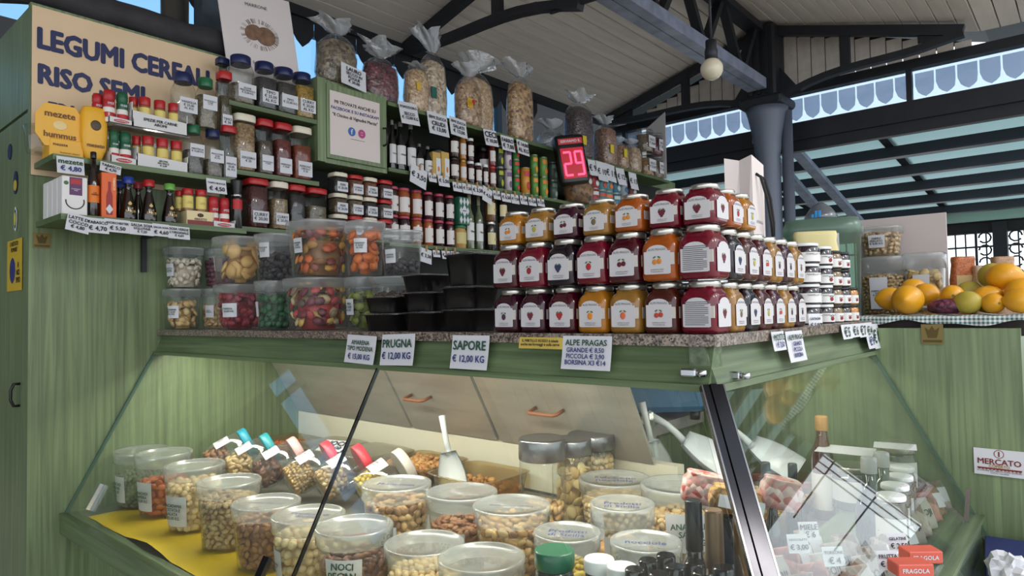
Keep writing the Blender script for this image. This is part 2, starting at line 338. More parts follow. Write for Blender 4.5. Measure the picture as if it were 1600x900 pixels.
# dark scalloped fascia and windows beyond the left eave
sm_ = MB().prism([(0, .22), (0, .10), (.04, .04), (.085, 0), (.13, .04), (.17, .10), (.17, .22)], (0, 0, 0), (0, 1, 0), (0, 0, 1), .012).mesh('scallop', iron)
for i in range(22): link('scallop', sm_, ceil, (-4.12, 1.2+i*.18, 3.38))
MB().box((-4.14, -4, 3.58), (-4.08, 6.6, 3.72)).build('fascia_board', iron, ceil)
w2 = struct('wall_side_hall', MB().box((-8.2, -13, 0), (-8, 14, 3.62)).box((-8.2, -13, 4.05), (-8, .2, 7)).box((-8.2, .2, 4.05), (-8, 14, 4.5)).box((-8.2, -13, 3.62), (-8, -4.2, 4.05)).box((-8.2, 9, 4.5), (-8, 14, 7)), mat('hall_wall_dark', (58, 58, 60), .8), 'dark far wall of the hall with a high window band')
for y in np.arange(-3.3, 9, .95): MB().box((-8.1, -.035, 3.6), (-8.0, .035, 7.0 if y > .2 else 4.1)).build('mullion', mat('window_frame_grey', (60, 72, 84), .5), w2, (0, y, 0))
for z in (5.35, 6.3): MB().box((-8.1, .2, z), (-8.0, 9, z+.08)).build('transom', mat('window_frame_grey', (60, 72, 84)), w2)
MB().box((-8.12, -4.2, 3.62), (-8.11, 9, 7)).build('pane', film('sky_glass', (170, 200, 222), .98, (150, 180, 200), rough=.02, gloss=0), w2)
struct('ceiling_side_hall', MB().box((-8.2, -9.2, 6.9), (-4.6, 14, 7.0)).box((-8.2, -14, 5.2), (1.5, -5.05, 5.3)), mat('hall_wall_dark', (58, 58, 60)), 'dark roof of the neighbouring aisle')
for i, (x, y) in enumerate(((.6, -3.2), (2.4, .6), (2.6, 3.4))):   # fill lamps added out of view over the aisle to brighten the stall
    t = thing('added_fill_lamp', 'added long white fill lamp over the aisle, '+('behind the viewer', 'right of the viewer', 'furthest along the aisle')[i], 'lamp', (x, y, 3.9))
    MB().bevbox((-.6, -.1, 0), (.6, .1, .08), .02).build('housing', mat('lamp_white', (220, 222, 225), .5), t); MB().lathe([(.006, .08), (.006, 1.4)], 6).build('rod', iron, t)
    L = bpy.data.lights.new('tube', 'AREA'); L.shape = 'RECTANGLE'; L.size = 1.15; L.size_y = .16; L.energy = (10, 50, 50)[i]; L.color = (1, .95, .87); link('tube', L, t, (0, 0, -.005))
tag(MB().lathe([(.07, 0), (.07, 3.70)], 16).build('vent_pipe', mat('galvanised', (118, 116, 112), .4, .7), None, (-3.72, 1.52, 0)), 'round galvanised pipe rising behind the sign wall', 'pipe')
tag(MB().box((-.05, -.06, 0), (.05, .06, 3.70)).build('steel_post', mat('post_blue', (88, 100, 112), .45, .4, noise=.3, scale=12), None, (-3.62, 1.66, 0)), 'bluish steel post beside the round pipe', 'post')
# lean-to glass roof beyond the column
lt = struct('ceiling_glass_roof', MB().box((-9, 6.66, 3.0), (6, 6.74, 3.14)), iron, 'glazed lean-to roof with dark beams beyond the column')
ga = film('greenish_roof_glass', (150, 178, 180), .28, (146, 174, 172), .4, 0)
def zl(Y): return 3.16-(Y-6.7)*.092
for i in range(7):
    Y = 6.78+i*.74; z = zl(Y); m = MB(); m.box((-9, 0, z-.10), (6, .05, z)); m.box((-9, -.04, z-.115), (6, .09, z-.095)); m.build('purlin', mat('beam_grey', (50, 56, 64), .4, .3), lt, (0, Y, 0))
    if i < 6:
        for k in range(10): MB().add([(0, 0, 0), (1.42, 0, 0), (1.42, .74, zl(Y+.74)-z), (0, .74, zl(Y+.74)-z)], [(0, 1, 2, 3)]).build('roof_pane', ga, lt, (-9+k*1.5+.04, Y+.02, z+.03))
for k in range(11):
    x = -9+k*1.5; MB().bar((x, 6.7, zl(6.7)+.03), (x, 11.3, zl(11.3)+.03), .08, .06).build('rafter', mat('beam_grey', (50, 56, 64)), lt)
for a, b in (((1222, 212), (1348, 352)), ((1183, 218), (1300, 352))):
    p = at(*a, 'y', 6.55); q = at(*b, 'y', 9.0); MB().bar(p, q, .10, .05).build('brace', steel_blue, lt)
fx = dep(1258, 262, 7.3)
t = thing('tube_light', 'small lit white tube light under the glass roof', 'lamp', fx); MB().bevbox((-.15, -.04, 0), (.15, .04, .03), .008).build('housing', mat('lamp_white', (220, 222, 225)), t)
MB().box((-.14, -.03, -.012), (.14, .03, -.001)).build('tube', mat('lit_tube', (255, 255, 250), emit=6), t)
# far wall: lintel, barred windows, post with scrolls
YW = 11.3
fw = struct('wall_far', MB().box((-9, YW, 2.48), (6, YW+.12, 2.68)).box((-9, YW, 0), (6, YW+.12, .9)), mat('far_beam', (30, 32, 36)), 'far wall with barred windows')
pale = mat('far_pale_band', (150, 178, 164), .6); MB().box((-9, YW-.3, 2.62), (6, YW-.26, 2.8)).build('pale_band', pale, fw)
m0 = MB().box((-.009, 0, .9), (.009, .02, 2.48)).mesh('bar', iron)
for i in range(60): link('bar', m0, fw, (-4+i*.12, YW+.05, 0))
for z in (1.55, 2.28): MB().box((-4, YW+.045, z), (4, YW+.065, z+.025)).build('rail', iron, fw)
x = x_on(1563, YW-.2, 2.2); t = thing('scrolled_post', 'dark post with iron scrollwork at the far window', 'post', (x, YW-.2, 0)); MB().box((-.08, 0, 0), (.08, .1, 2.6)).build('shaft', iron, t)
for s in (-1, 1):
    m = MB(); m.box((s*.27-.015, .03, 1.0), (s*.27+.015, .06, 2.5))
    for k in range(6):
        z = 2.4-k*.17; pts = [(s*(.17+.07*math.cos(a)), .045, z+.07*math.sin(a)) for a in np.linspace(0, 1.8*PI, 10)]; m.tube(pts, .012, 5)
    m.build('scroll', iron, t)
# ---------------------------------------------------------------- the stall: sign wall, tall cabinet, shelves
struct('wall_left', MB().box((XW-.03, .752, 0), (XW, 6.3, 2.80)), green_z, 'green laminate side wall of the stall behind the shelves')
t = thing('tall_cabinet', 'tall green cabinet end at the left edge with black handle', 'cabinet', (-3.55, .76, 0))
MB().box((-.6, .02, 0), (.29, .6, 2.80)).build('body', green_z, t)
MB().box((-.6, 0, 0), (.287, .018, 2.36)).build('door', green_z, t); up = MB().box((-.6, 0, 2.375), (.287, .018, 2.80)).build('door', green_z, t)
hp = at(27, 617, 'y', .75)
MB().tube([(0, 0, .045), (0, -.02, .045), (-.003, -.03, .02), (-.003, -.03, -.02), (0, -.02, -.045), (0, 0, -.045)], .006).build('handle', blackm, t, (hp[0]+3.55, -.002, hp[2]))
def plate(px0, py0, px1, py1, ax, v, off=.002):
    a = at(px0, py0, ax, v); b = at(px1, py1, ax, v); return a, b
for (c, rx, rz, cols, nm) in (((13, 237), .03, .035, ((40, 50, 90),), 'small dark blue flag sticker on the cabinet end'), ((22, 285), .032, .05, ((36, 46, 86), (206, 180, 60)), 'round blue and yellow sticker on the cabinet end'), ((22, 342), .026, .052, ((226, 226, 220), (40, 90, 120), (210, 200, 70)), 'oval white-rimmed sticker on the cabinet end')):
    p = at(*c, 'y', .752); t = thing('sticker', nm, 'sticker', (p[0], .757, p[2])); k = 1
    for i, cc in enumerate(cols):
        m = MB(); n = 20; M = Matrix.Rotation(PI/2, 4, 'X'); k = 1-.22*i; m.lathe([(1, 0), (1, .001)], n, M=Matrix.Translation((0, -.001*i, -.012*i*(i == 1 and len(cols) == 2)))@M@Matrix.Diagonal((rx*k, rz*k*(.6 if (i == 1 and len(cols) == 2) else 1), 1, 1)), smooth=False)
        m.build('disc' if i else 'backing', mat('sticker_%d_%d_%d' % cc, cc, .5), t)
a = at(10, 378, 'y', .752); b = at(32, 453, 'y', .752); t = thing('notice', 'yellow notice with blue figure on the cabinet end', 'notice', ((a[0]+b[0])/2, .757, (a[2]+b[2])/2)); w, h = b[0]-a[0], a[2]-b[2]
MB().box((-w/2, -.0015, -h/2), (w/2, 0, h/2)).build('sheet', mat('yellow_sheet', (204, 172, 48), .6), t); MB().ell((-w*.12, -.002, -h*.1), (w*.2, .001, h*.26), lvl=1).build('figure', ink_blue, t)
lettering(t, ['E VIETATO', 'FUMARE'], w*.8, h*.2, ink, (0, -.003, h*.36)); lettering(t, ['A', 'NO', 'SMO'], w*.3, h*.4, ink, (w*.28, -.003, -h*.15))
def seal(p, rz, label):
    t = thing('brass_plate', label, 'plate', p, rz); g = mat('brass_sheet', (128, 110, 62), .5, .3); d = mat('brass_dark', (88, 74, 34), .5, .4)
    MB().box((-.030, -.002, -.031), (.030, 0, .031)).build('sheet', g, t)
    m = MB(); m.prism([(-.02, .022), (-.012, -.012), (.012, -.012), (.02, .022), (.008, .012), (0, .026), (-.008, .012)], (0, -.002, 0), (1, 0, 0), (0, 0, 1), .001); m.box((-.026, -.003, -.026), (.026, -.002, -.018)); m.build('emblem', d, t)
p = at(65, 376, 'x', XW); seal((XW+.003, p[1], p[2]), PI/2, 'small brass emblem plate on the sign wall below the shelf')
# the big sign
t = thing('wall_sign', 'cream sign with dark blue words about pulses, cereals and rice', 'sign', (XW+.006, 1.14, 2.45), PI/2)
MB().box((-.385, -.006, -.36), (.385, 0, .335)).build('board', mat('sign_cream', (226, 196, 160), .5, noise=.08, scale=4), t)
navy = mat('sign_navy', (28, 36, 84), .5)
def sign_line(txt, px0, py0, px1, py1, ptop):
    a = at(px0, py0, 'x', XW+.013); b = at(px1, py1, 'x', XW+.013); c = at(px0, ptop, 'x', XW+.013)
    me = text_mesh([txt], b[1]-a[1], 10, navy, 2); o = link('lettering', me, t); h = c[2]-a[2]
    zs = [v.co.z for v in me.vertices]; k = h/(max(zs)-min(zs)); o.scale = (1, 1, k); o.location = ((a[1]+b[1])/2-1.14, -.0075, a[2]+h/2-2.45)
sign_line('LEGUMI CEREALI', 60, 76, 326, 122, 41); sign_line('RISO SEMI', 61, 131, 225, 168, 98); sign_line('FRUTTA', 76, 190, 190, 210, 158)
# rolled dark tarpaulin on top of the wall
m = MB(); pts = []; rr = []; rnd = random.Random(3)
for i in range(26):
    y = .35+i*.05; b_ = max(0, min(1, (.80-y)/.12)); pts.append((XW-.055-.10*b_, y, 2.870+.006*math.sin(i*.9)+.09*b_)); rr.append(.062+.004*math.sin(i*1.1)+.004*rnd.random()+.07*b_)
m.tube(pts, rr, 16); o = m.build('rolled_tarpaulin', mat('tarp', (52, 50, 54), .75, noise=.3, scale=14, bump=.6)); tag(o, 'dark grey rolled tarpaulin lying along the top of the sign wall', 'tarpaulin')
# shelves
def shelf(name, x0, x1, y0, y1, ztop, label, th=.022, brackets=()):
    t = thing(name, label, 'shelf', (x0, y0, ztop)); MB().box((0, 0, -th), (x1-x0, y1-y0, 0)).build('board', shelf_g, t)
    for y in brackets: MB().bar((.01, y-y0, -th-.01), (x1-x0-.03, y-y0, -th-.01), .02, .02).bar((.01, y-y0, -th-.01), (.01, y-y0, -.19), .02, .02, up=(1, 0, 0)).build('bracket', iron, t)
    return t
ZA2, ZA3, ZB1, ZB2, ZC1, ZC2, ZC3 = 2.135, 1.90, 2.51, 2.19, 2.715, 2.335, 1.91
XS = -3.0
shelf('wall_shelf', XW, -2.965, .765, 1.50, ZA2, 'upper green shelf on the sign wall with spice trays')
shelf('wall_shelf', XW, -2.90, .775, 1.50, ZA3, 'lower green shelf on the sign wall with sauces', brackets=(1.18,))
shelf('wall_shelf', XW, XS, 1.47, 1.945, ZB1, 'top green shelf with blue-lidded spice jars'); shelf('wall_shelf', XW, XS, 1.505, 1.945, ZB2, 'green shelf with tall spice canisters below the blue-lidded jars')
shelf('wall_shelf', XW, XS, 1.505, 2.40, 1.925, 'green shelf with red and cream lidded spice jars under the notice cabinet')
shelf('wall_shelf', XW-.05, XS, 2.40, 5.75, ZC1, 'long top green shelf carrying the seed bags'); shelf('wall_shelf', XW, XS, 2.40, 5.75, ZC2, 'long middle green shelf with bottles, jars and cans'); shelf('wall_shelf', XW, XS, 2.40, 5.75, ZC3, 'long lower green shelf with pink-lidded jars and wine')
struct('wall_back_shade', MB().box((XW, 1.56, 1.3), (XW+.006, 6.2, 2.70)), shade_back, 'dark sheet standing in for shade on the wall behind the shelves')  # dark sheet over the green wall, shade behind the shelves put into its colour
# notice cabinet
ya, yb = y_on(511, XS, 2.6), y_on(606, XS, 2.6)
t = thing('notice_cabinet', 'green wall cabinet with a paper notice and black handle', 'cabinet', (XS, ya-.06, 2.30), PI/2); w = yb-ya+.06; hc = .44
MB().box((0, .012, 0), (w, .23, hc)).build('body', green_z, t); d = MB().box((.055, -.004, .025), (w-.015, .012, hc-.02)).box((.0, -.004, 0), (.05, .012, hc)).build('door', green_z, t)
MB().tube([(0, 0, .05), (0, -.03, .045), (0, -.033, 0), (0, -.03, -.045), (0, 0, -.05)], .006).build('handle', blackm, d, (w-.035, -.004, .20))
t2 = thing('paper_notice', 'white paper notice with social media circles on the green cabinet door', 'notice', (XS+.006, ya+.012, 2.345), PI/2)
pw, ph = w-.135, .34
MB().box((0, -.001, 0), (pw, 0, ph)).build('sheet', mat('notice_paper', (216, 204, 200), .6), t2)
lettering(t2, ['MI TROVATE ANCHE SU'], pw*.82, .05, ink, (pw*.5, -.002, ph*.84)); lettering(t2, ['FACEBOOK E SU INSTAGRAM'], pw*.95, .05, ink_blue, (pw*.5, -.002, ph*.74)); lettering(t2, ['"Il Chicino di Vignudini Marzia"'], pw*.9, .05, ink, (pw*.5, -.002, ph*.63))
for k, c in ((.42, (52, 98, 170)), (.62, (176, 60, 120))):
    m = MB(); m.lathe([(.024, 0), (.024, .001)], 24, M=Matrix.Translation((pw*k, -.001, ph*.42))@Matrix.Rotation(PI/2, 4, 'X'), smooth=False); m.build('badge', mat('badge_%d' % c[0], c, .4), t2)
lettering(t2, ['f'], .02, .028, white_card, (pw*.42, -.003, ph*.42)); MB().box((pw*.4, -.002, ph*.30), (pw*.68, -.001, ph*.305)).build('line', ink, t2)
m = MB(); q = .0065
for (a, b) in (((-1, -1), (1, -1)), ((1, -1), (1, 1)), ((1, 1), (-1, 1)), ((-1, 1), (-1, -1))): m.bar((pw*.62+a[0]*q, -.003, ph*.42+a[1]*q), (pw*.62+b[0]*q, -.003, ph*.42+b[1]*q), .001, .0025)
m.build('camera_mark', white_card, t2)
# ---------------------------------------------------------------- display case
def G(s, o=0): return (1.232-.345*s-o*.88, 1.345-.64*s+o*.47)     # front glass: (Y, z)
def GS(s, o=0): return (-.567+.345*s+o*.88, 1.345-.64*s+o*.47)    # side glass: (X, z)
def granite():
    m, t, b = newmat('granite'); N = t.nodes.new; tc = N('ShaderNodeTexCoord'); v = N('ShaderNodeTexVoronoi'); v.inputs['Scale'].default_value = 260; n = N('ShaderNodeTexNoise'); n.inputs['Scale'].default_value = 60; n.inputs['Detail'].default_value = 6
    for x in (v, n): t.links.new(tc.outputs['Object'], x.inputs['Vector'])
    sp = N('ShaderNodeSeparateColor'); t.links.new(v.outputs['Color'], sp.inputs[0]); ad = N('ShaderNodeMath'); ad.operation = 'MULTIPLY'; t.links.new(sp.outputs[0], ad.inputs[0]); t.links.new(n.outputs['Fac'], ad.inputs[1])
    rp = N('ShaderNodeValToRGB'); e = rp.color_ramp.elements; e[0].position = .05; e[0].color = rgb(58, 50, 46); e[1].position = .5; e[1].color = rgb(164, 148, 136); t.links.new(ad.outputs[0], rp.inputs[0]); t.links.new(rp.outputs[0], b.inputs['Base Color']); b.inputs['Roughness'].default_value = .3; return m
m = MB(); m.prism([(XW, YF), (-.56, YF), (-.56, YR), (-1.02, YR), (-1.02, 1.74), (XW, 1.74)], (0, 0, ZG-.024), (1, 0, 0), (0, 1, 0), .024)
tag(m.build('granite_worktop', granite()), 'speckled granite worktop running along front and side of the case', 'worktop')
dc = thing('display_case', 'green glass-fronted display case with slanting panes and chrome corner post', 'display case', (0, 0, 0))
m = MB(); m.prism([(1.265, 1.425), (1.236, 1.352), (1.30, 1.352), (1.30, 1.425)], (XW, 0, 0), (0, 1, 0), (0, 0, 1), (.0+2.655)); m.build('front_fascia', green_x, dc)
m = MB(); m.prism([(-.588, 1.425), (-.62, 1.425), (-.62, 1.352), (-.562, 1.352)], (0, YR, 0), (1, 0, 0), (0, 0, 1), YR-1.25); m.build('side_fascia', green_y, dc)
MB().box((XW, 1.222, 1.338), (-.575, 1.27, 1.352)).build('front_ledge', green_x, dc); MB().box((-.60, 1.24, 1.338), (-.552, YR, 1.352)).build('side_ledge', green_y, dc)
def pane(xa, xb, s0=0.0, s1=1.0, xb1=None):
    xb1 = xb if xb1 is None else xb1; v = []
    for o in (0, .006):
        for (x0, x1, s) in ((xa, xb, s0), (xa, xb1, s1)):
            y, z = G(s, o); v += [(x0, y, z), (x1, y, z)]
    MB().add(v, [(0, 1, 3, 2), (4, 6, 7, 5), (0, 4, 5, 1), (2, 3, 7, 6), (0, 2, 6, 4), (1, 5, 7, 3)], 0).build('glass_pane', clear_glass, dc)
xj = -1.86
yj, zj = G(.02); xj = x_on(590, yj, zj)
pane(XW+.012, xj-.003); pane(xj+.003, -.60, xb1=-.255)
ya_, za_ = G(0, .003); yb_, zb_ = G(1, .003); MB().bar((xj, ya_, za_), (xj, yb_, zb_), .006, .010, up=(0, -.88, .47)).build('pane_edge', black_gl, dc)
MB().bar((XW+.007, ya_, za_), (XW+.007, yb_, zb_), .012, .012, up=(0, -.88, .47)).build('pane_edge', mat('glass_edge_green', (70, 98, 84), .2), dc)
v = []
for o in (0, .006):
    for s in (0, 1):
        x, z = GS(s, o); v += [(x, 1.26-(.345*s), z), (x, YR-.004, z)]
MB().add(v, [(0, 1, 3, 2), (4, 6, 7, 5), (0, 4, 5, 1), (2, 3, 7, 6), (0, 2, 6, 4), (1, 5, 7, 3)]).build('glass_pane', clear_glass, dc)
MB().bar((-.567, YR-.006, 1.345), (-.222, YR-.006, .705), .012, .012, up=(.88, 0, .47)).build('pane_edge', mat('glass_edge_green', (70, 98, 84)), dc)
po = MB(); A, B = Vector((-.566, 1.232, 1.35)), Vector((-.222, .887, .70)); nn = Vector((.6, -.6, .5)).normalized()
po.bar(A, B, .040, .014, up=nn); po.bar(A+nn*.006, B+nn*.006, .012, .010, up=nn); po.build('corner_post', mat('dark_chrome', (44, 44, 48), .16, .9), dc)
sd = (B-A).normalized().cross(nn)
for s in (-1, 1): MB().bar(A+sd*.0215*s+nn*.001, B+sd*.0215*s+nn*.001, .003, .014, up=nn).build('chrome_strip', mat('dull_chrome', (110, 110, 114), .2, .95), dc)
MB().box((XW, .865, .63), (-.25, .925, .705)).box((XW, .862, .70), (-.25, .90, .712)).build('front_rail', green_x, dc)
xr, zr = GS(.76); MB().box((xr-.05, 1.0, zr-.10), (xr+.02, YR, zr-.006)).box((xr-.012, 1.0, zr-.008), (xr+.028, YR, zr+.004)).build('side_rail', green_y, dc)
MB().box((XW, .95, 0), (-.42, 1.95, .64)).build('base_body', green_z, dc)
DK = [.70, .765, .825]
m = MB(); m.box((XW, .927, .64), (-.32, 1.30, DK[0])); m.box((XW, 1.30, .64), (-.32, 1.66, DK[1])); m.box((XW, 1.66, .64), (-.32, 1.955, DK[2])); m.box((-1.02, 1.955, .64), (-.32, 2.46, DK[2])); m.build('deck', mat('deck_steel', (150, 148, 140), .4, .4), dc)
MB().box((XW, 1.955, .835), (-1.02, 2.0, 1.0)).build('back_ledge', mat('cream_laminate', (222, 216, 196), .4), dc)
brushed = mat('brushed_steel', (188, 184, 174), .42, .55, noise=.16, scale=4, stretch=(1, 5, 5))
cuts = [(XW+.01, XW+.01)]
for a, b in (((602, 585), (652, 660)), ((737, 590), (786, 686)), ((985, 601), (960, 692))): cuts.append((at(*a, 'y', 1.80)[0], at(*b, 'y', 1.94)[0]))
for i in range(3):
    (a, a2), (b, b2) = cuts[i], cuts[i+1]; b2 = b; g_ = .008; a_ = a+(g_ if i else 0)
    o = MB().add([(a_, 1.945, 1.0), (b-g_, 1.945, 1.0), (b-g_, 1.77, 1.31), (a_, 1.77, 1.31), (a_, 1.955, 1.005), (b-g_, 1.955, 1.005), (b-g_, 1.78, 1.315), (a_, 1.78, 1.315)], [(0, 1, 2, 3), (7, 6, 5, 4), (0, 4, 5, 1), (3, 2, 6, 7), (0, 3, 7, 4), (1, 5, 6, 2)]).build('rear_flap', brushed, dc)
    if i < 2:
        hx = at((655 if i == 0 else 855), 620, 'y', 1.84)[0]
        MB().tube([(hx-.06, 1.85, 1.16), (hx-.06, 1.81, 1.15), (hx-.05, 1.80, 1.148), (hx+.05, 1.80, 1.148), (hx+.06, 1.81, 1.15), (hx+.06, 1.85, 1.16)], .007).build('handle', mat('brown_handle', (150, 92, 58), .4), o)
for p in (at(1082, 582, 'y', 1.236), at(1150, 586, 'x', -.56)): MB().bevbox((-.022, -.012, -.008), (.012, .006, .008), .003).lathe([(.010, 0), (.010, .012)], 14, c=(.022, -.005, -.006)).build('pane_clip', chrome, dc, p)
for px, py in ((135, 795), (392, 880)):
    s_ = .93; y, z = G(s_, .012); x = x_on(px, y, z); MB().bar((x, y, z-.0), (x, y+.05, z+.09), .028, .014, up=(0, -.88, .47)).build('pane_clip', chrome if px < 200 else black_gl, dc)
q = at(1512, 800, 'x', xr); MB().bar((q[0], q[1]+.03, q[2]+.06), (q[0], q[1]-.03, q[2]-.02), .012, .008).build('pane_clip', chrome, dc)
# the case's own light tubes under the worktop
for (c, sx, sy, nm) in (((-1.9, 1.36, 1.395), 2.4, .05, 'front'), ((-.70, 1.9, 1.395), .05, 1.0, 'side')):
    t = thing('case_light', 'tube light mounted under the worktop along the '+nm+' of the case', 'lamp', c)
    MB().box((-sx/2, -sy/2, 0), (sx/2, sy/2, .025)).build('housing', mat('lamp_white', (220, 222, 225)), t)
    L = bpy.data.lights.new('case_tube', 'AREA'); L.shape = 'RECTANGLE'; L.size = sx; L.size_y = sy; L.energy = 23 if sx > 1 else 3.2; L.color = (1, .95, .84); lo = link('tube', L, t, (0, 0, -.004))
# side panel that closes the case on the right, fruit counter behind it
struct('wall_right', MB().box((-1.35, YR, 0), (-.171, YR+.03, 1.425)), green_z, 'green laminate panel closing the right end of the case')
tag(MB().box((-1.04, YR+.034, 0), (-.19, 3.6, 1.40)).build('fruit_counter', green_z), 'green counter behind the right panel carrying the lemons', 'counter')
p = at(1457, 522, 'y', YR); seal((p[0], YR-.003, p[2]), 0, 'small brass emblem plate on the right green panel below the gingham cloth')
t = thing('market_plaque', 'white plaque with awning emblem reading MERCATO COPERTO', 'plaque', (-.235, YR-.003, 1.025)); w, h = .125, .078
MB().box((-w/2, -.003, -h/2), (w/2, 0, h/2)).build('plate', white_card, t); red = mat('plaque_red', (120, 38, 34), .5)
lettering(t, ['MERCATO'], w*.84, .03, red, (0, -.004, .002)); lettering(t, ['COPERTO'], w*.4, .02, mat('plaque_gold', (170, 130, 60), .5), (0, -.004, -.011)); lettering(t, ['IL SAPORE VEL PREVO OGNI GIORNO', 'TUTTI I GIORNI'], w*.86, .02, ink, (0, -.004, -.029), bold=False)
m = MB()
for i in range(12): m.prism([(0, .004), (0, 0), (.0045, -.003), (.009, 0), (.009, .004)], (-.054+i*.009, -.003, -.0205), (1, 0, 0), (0, 0, 1), .001)
m.build('awning', red, t); m = MB()
for r in (.0125, .0105): m.lathe([(r, 0), (r, .0006)], 20, M=Matrix.Translation((0, -.003-.0003*(r < .012), .0255))@Matrix.Rotation(PI/2, 4, 'X'), mi=int(r < .012), smooth=False)
m.box((-.002, -.0045, .018), (.002, -.004, .033)); m.build('emblem', [red, white_card], t)
# ---------------------------------------------------------------- builders for goods
def M_(name, c, rough=.5, **k): return mat(name, c, rough, **k)
cream_lid = M_('cream_lid', (226, 216, 196), .4); red_lid = M_('red_lid', (178, 34, 38), .35); blue_lid = M_('blue_lid', (28, 38, 82), .35); green_lid = M_('green_lid', (34, 104, 66), .35); pink_lid = M_('pink_lid', (176, 66, 84), .4); white_lid = M_('white_lid', (232, 234, 236), .4)
silver = mat('silver_lid', (196, 192, 184), .28, .9); tray_card = M_('tray_card', (214, 212, 212), .6)
NUT = {  # size of a piece and its two tones
 'cashew': ((.015, .008, .008), (226, 198, 148), (196, 156, 100)), 'almond': ((.014, .009, .006), (176, 122, 78), (140, 86, 50)), 'pista': ((.012, .008, .008), (206, 182, 138), (160, 124, 84)),
 'hazel': ((.010, .010, .010), (232, 208, 160), (204, 168, 112)), 'maca': ((.013, .013, .013), (236, 214, 168), (212, 180, 128)), 'mix': ((.015, .010, .008), (214, 172, 112), (128, 78, 44)), 'pecan': ((.018, .009, .008), (118, 64, 38), (84, 42, 26)),
 'walnut': ((.016, .012, .010), (206, 156, 92), (164, 106, 52)), 'dark': ((.012, .009, .008), (70, 44, 34), (46, 30, 26)), 'orange': ((.016, .012, .006), (208, 110, 48), (176, 74, 30)), 'green': ((.013, .010, .009), (64, 116, 72), (36, 78, 50)), 'wasabi': ((.009, .009, .009), (122, 128, 96), (92, 96, 74)),
 'banana': ((.022, .017, .006), (228, 200, 140), (196, 156, 88)), 'ring': ((.040, .034, .009), (230, 190, 122), (206, 158, 88)), 'prune': ((.018, .013, .011), (46, 36, 44), (26, 22, 30)), 'chips': ((.024, .017, .006), (236, 160, 50), (150, 56, 40)), 'apricot': ((.024, .020, .012), (226, 122, 44), (190, 86, 34)), 'berry': ((.013, .011, .011), (118, 52, 74), (84, 34, 54)),
 'fruitmix': ((.024, .017, .008), (226, 190, 90), (86, 30, 48)), 'coco': ((.018, .012, .005), (232, 222, 204), (196, 180, 156)), 'papaya': ((.020, .015, .010), (158, 40, 52), (120, 26, 42)), 'kiwi': ((.018, .014, .010), (52, 110, 66), (30, 78, 48)), 'lime': ((.022, .016, .008), (140, 150, 60), (96, 110, 40)), 'seed': ((.008, .006, .005), (206, 176, 124), (164, 128, 80)), 'yellow': ((.010, .008, .007), (220, 190, 70), (176, 146, 44))}
MORE = {'chips': ((214, 96, 40), (112, 60, 52), (230, 180, 60), (86, 40, 50)), 'fruitmix': ((96, 40, 60), (228, 206, 150), (60, 28, 44), (200, 60, 60)), 'mix': ((190, 140, 84), (96, 56, 36), (226, 190, 130))}
def nutmat(k): return pieces('food_'+k, NUT[k][1], NUT[k][2], .5, .15, MORE.get(k, ()))
def fill(kind, r0, r1, h, z0=.004, e=2.0, seed=1, lvl=0, dens=1.0):
    """a heap of pieces packed against the inside of a vessel and over its top"""
    def mk():
        sz = np.array(NUT[kind][0]); rn = random.Random(seed); m = MB(); s = float((sz[0]+sz[1])*.68)/dens**.5
        def kk(a): return 1 if e == 2 else (abs(math.cos(a))**e+abs(math.sin(a))**e)**(-1/e)
        m.lathe([(r0-1.2*s, z0), (r1-1.2*s, z0+h-1.0*s)], 16, e)
        nz = max(1, int(h/(s*1.35)))
        for i in range(nz+1):
            f = i/max(1, nz); z = z0+sz[2]+f*(h-sz[2]*1.5); R = r0+(r1-r0)*f-.55*s; n = int(2*PI*R/(s*1.5))
            for j in range(n):
                a = 2*PI*(j+rn.random()*.6+.5*(i % 2))/n; k = kk(a)*R
                M = Matrix.Rotation(a, 4, 'Z')@Matrix.Rotation(PI/2+rn.uniform(-.5, .5), 4, 'Y')@Matrix.Rotation(rn.uniform(0, 2*PI), 4, 'Z')
                m.ell((k*math.cos(a), k*math.sin(a), max(z0+sz[0]*1.1, z+rn.uniform(-.3, .3)*s)), sz*rn.uniform(.85, 1.05), M, lvl)
                if j % 2 == 0: m.ell((k*.80*math.cos(a+.2), k*.80*math.sin(a+.2), max(z0+sz[0]*1.25, z+rn.uniform(-.5, .5)*s)), sz*1.2, M, lvl)
        q = int((r1-.4*s)/(s*1.2))
        for i in range(-q, q+1):
            for j in range(-q, q+1):
                x, y = (i+rn.uniform(-.3, .3))*s*1.25, (j+rn.uniform(-.3, .3))*s*1.25
                if math.hypot(x, y) < r1-.7*s: m.ell((x, y, z0+h-.4*s+rn.uniform(-.2, .9)*s+.1*(r1-math.hypot(x, y))), sz*rn.uniform(.85, 1.15), Matrix.Rotation(rn.uniform(0, 6), 4, 'Z')@Matrix.Rotation(rn.uniform(-.6, .6), 4, 'X'), lvl)
        return m.mesh('contents', nutmat(kind))
    return cached(('fill', kind, round(r0, 3), round(r1, 3), round(h, 3), e, seed % 3, lvl), mk)
def curved_card(R, a0, a1, z0, z1, e=2.0, n=8, off=.0012, R1=None):
    R1 = R if R1 is None else R1; v = []; f = []
    for i in range(n+1):
        a = a0+(a1-a0)*i/n; k = 1 if e == 2 else (abs(math.cos(a))**e+abs(math.sin(a))**e)**(-1/e)
        v += [((R*k+off)*math.cos(a), (R*k+off)*math.sin(a), z0), ((R1*k+off)*math.cos(a), (R1*k+off)*math.sin(a), z1)]
    for i in range(n): f.append((2*i, 2*i+2, 2*i+3, 2*i+1))
    return MB().add(v, f, 0, True)
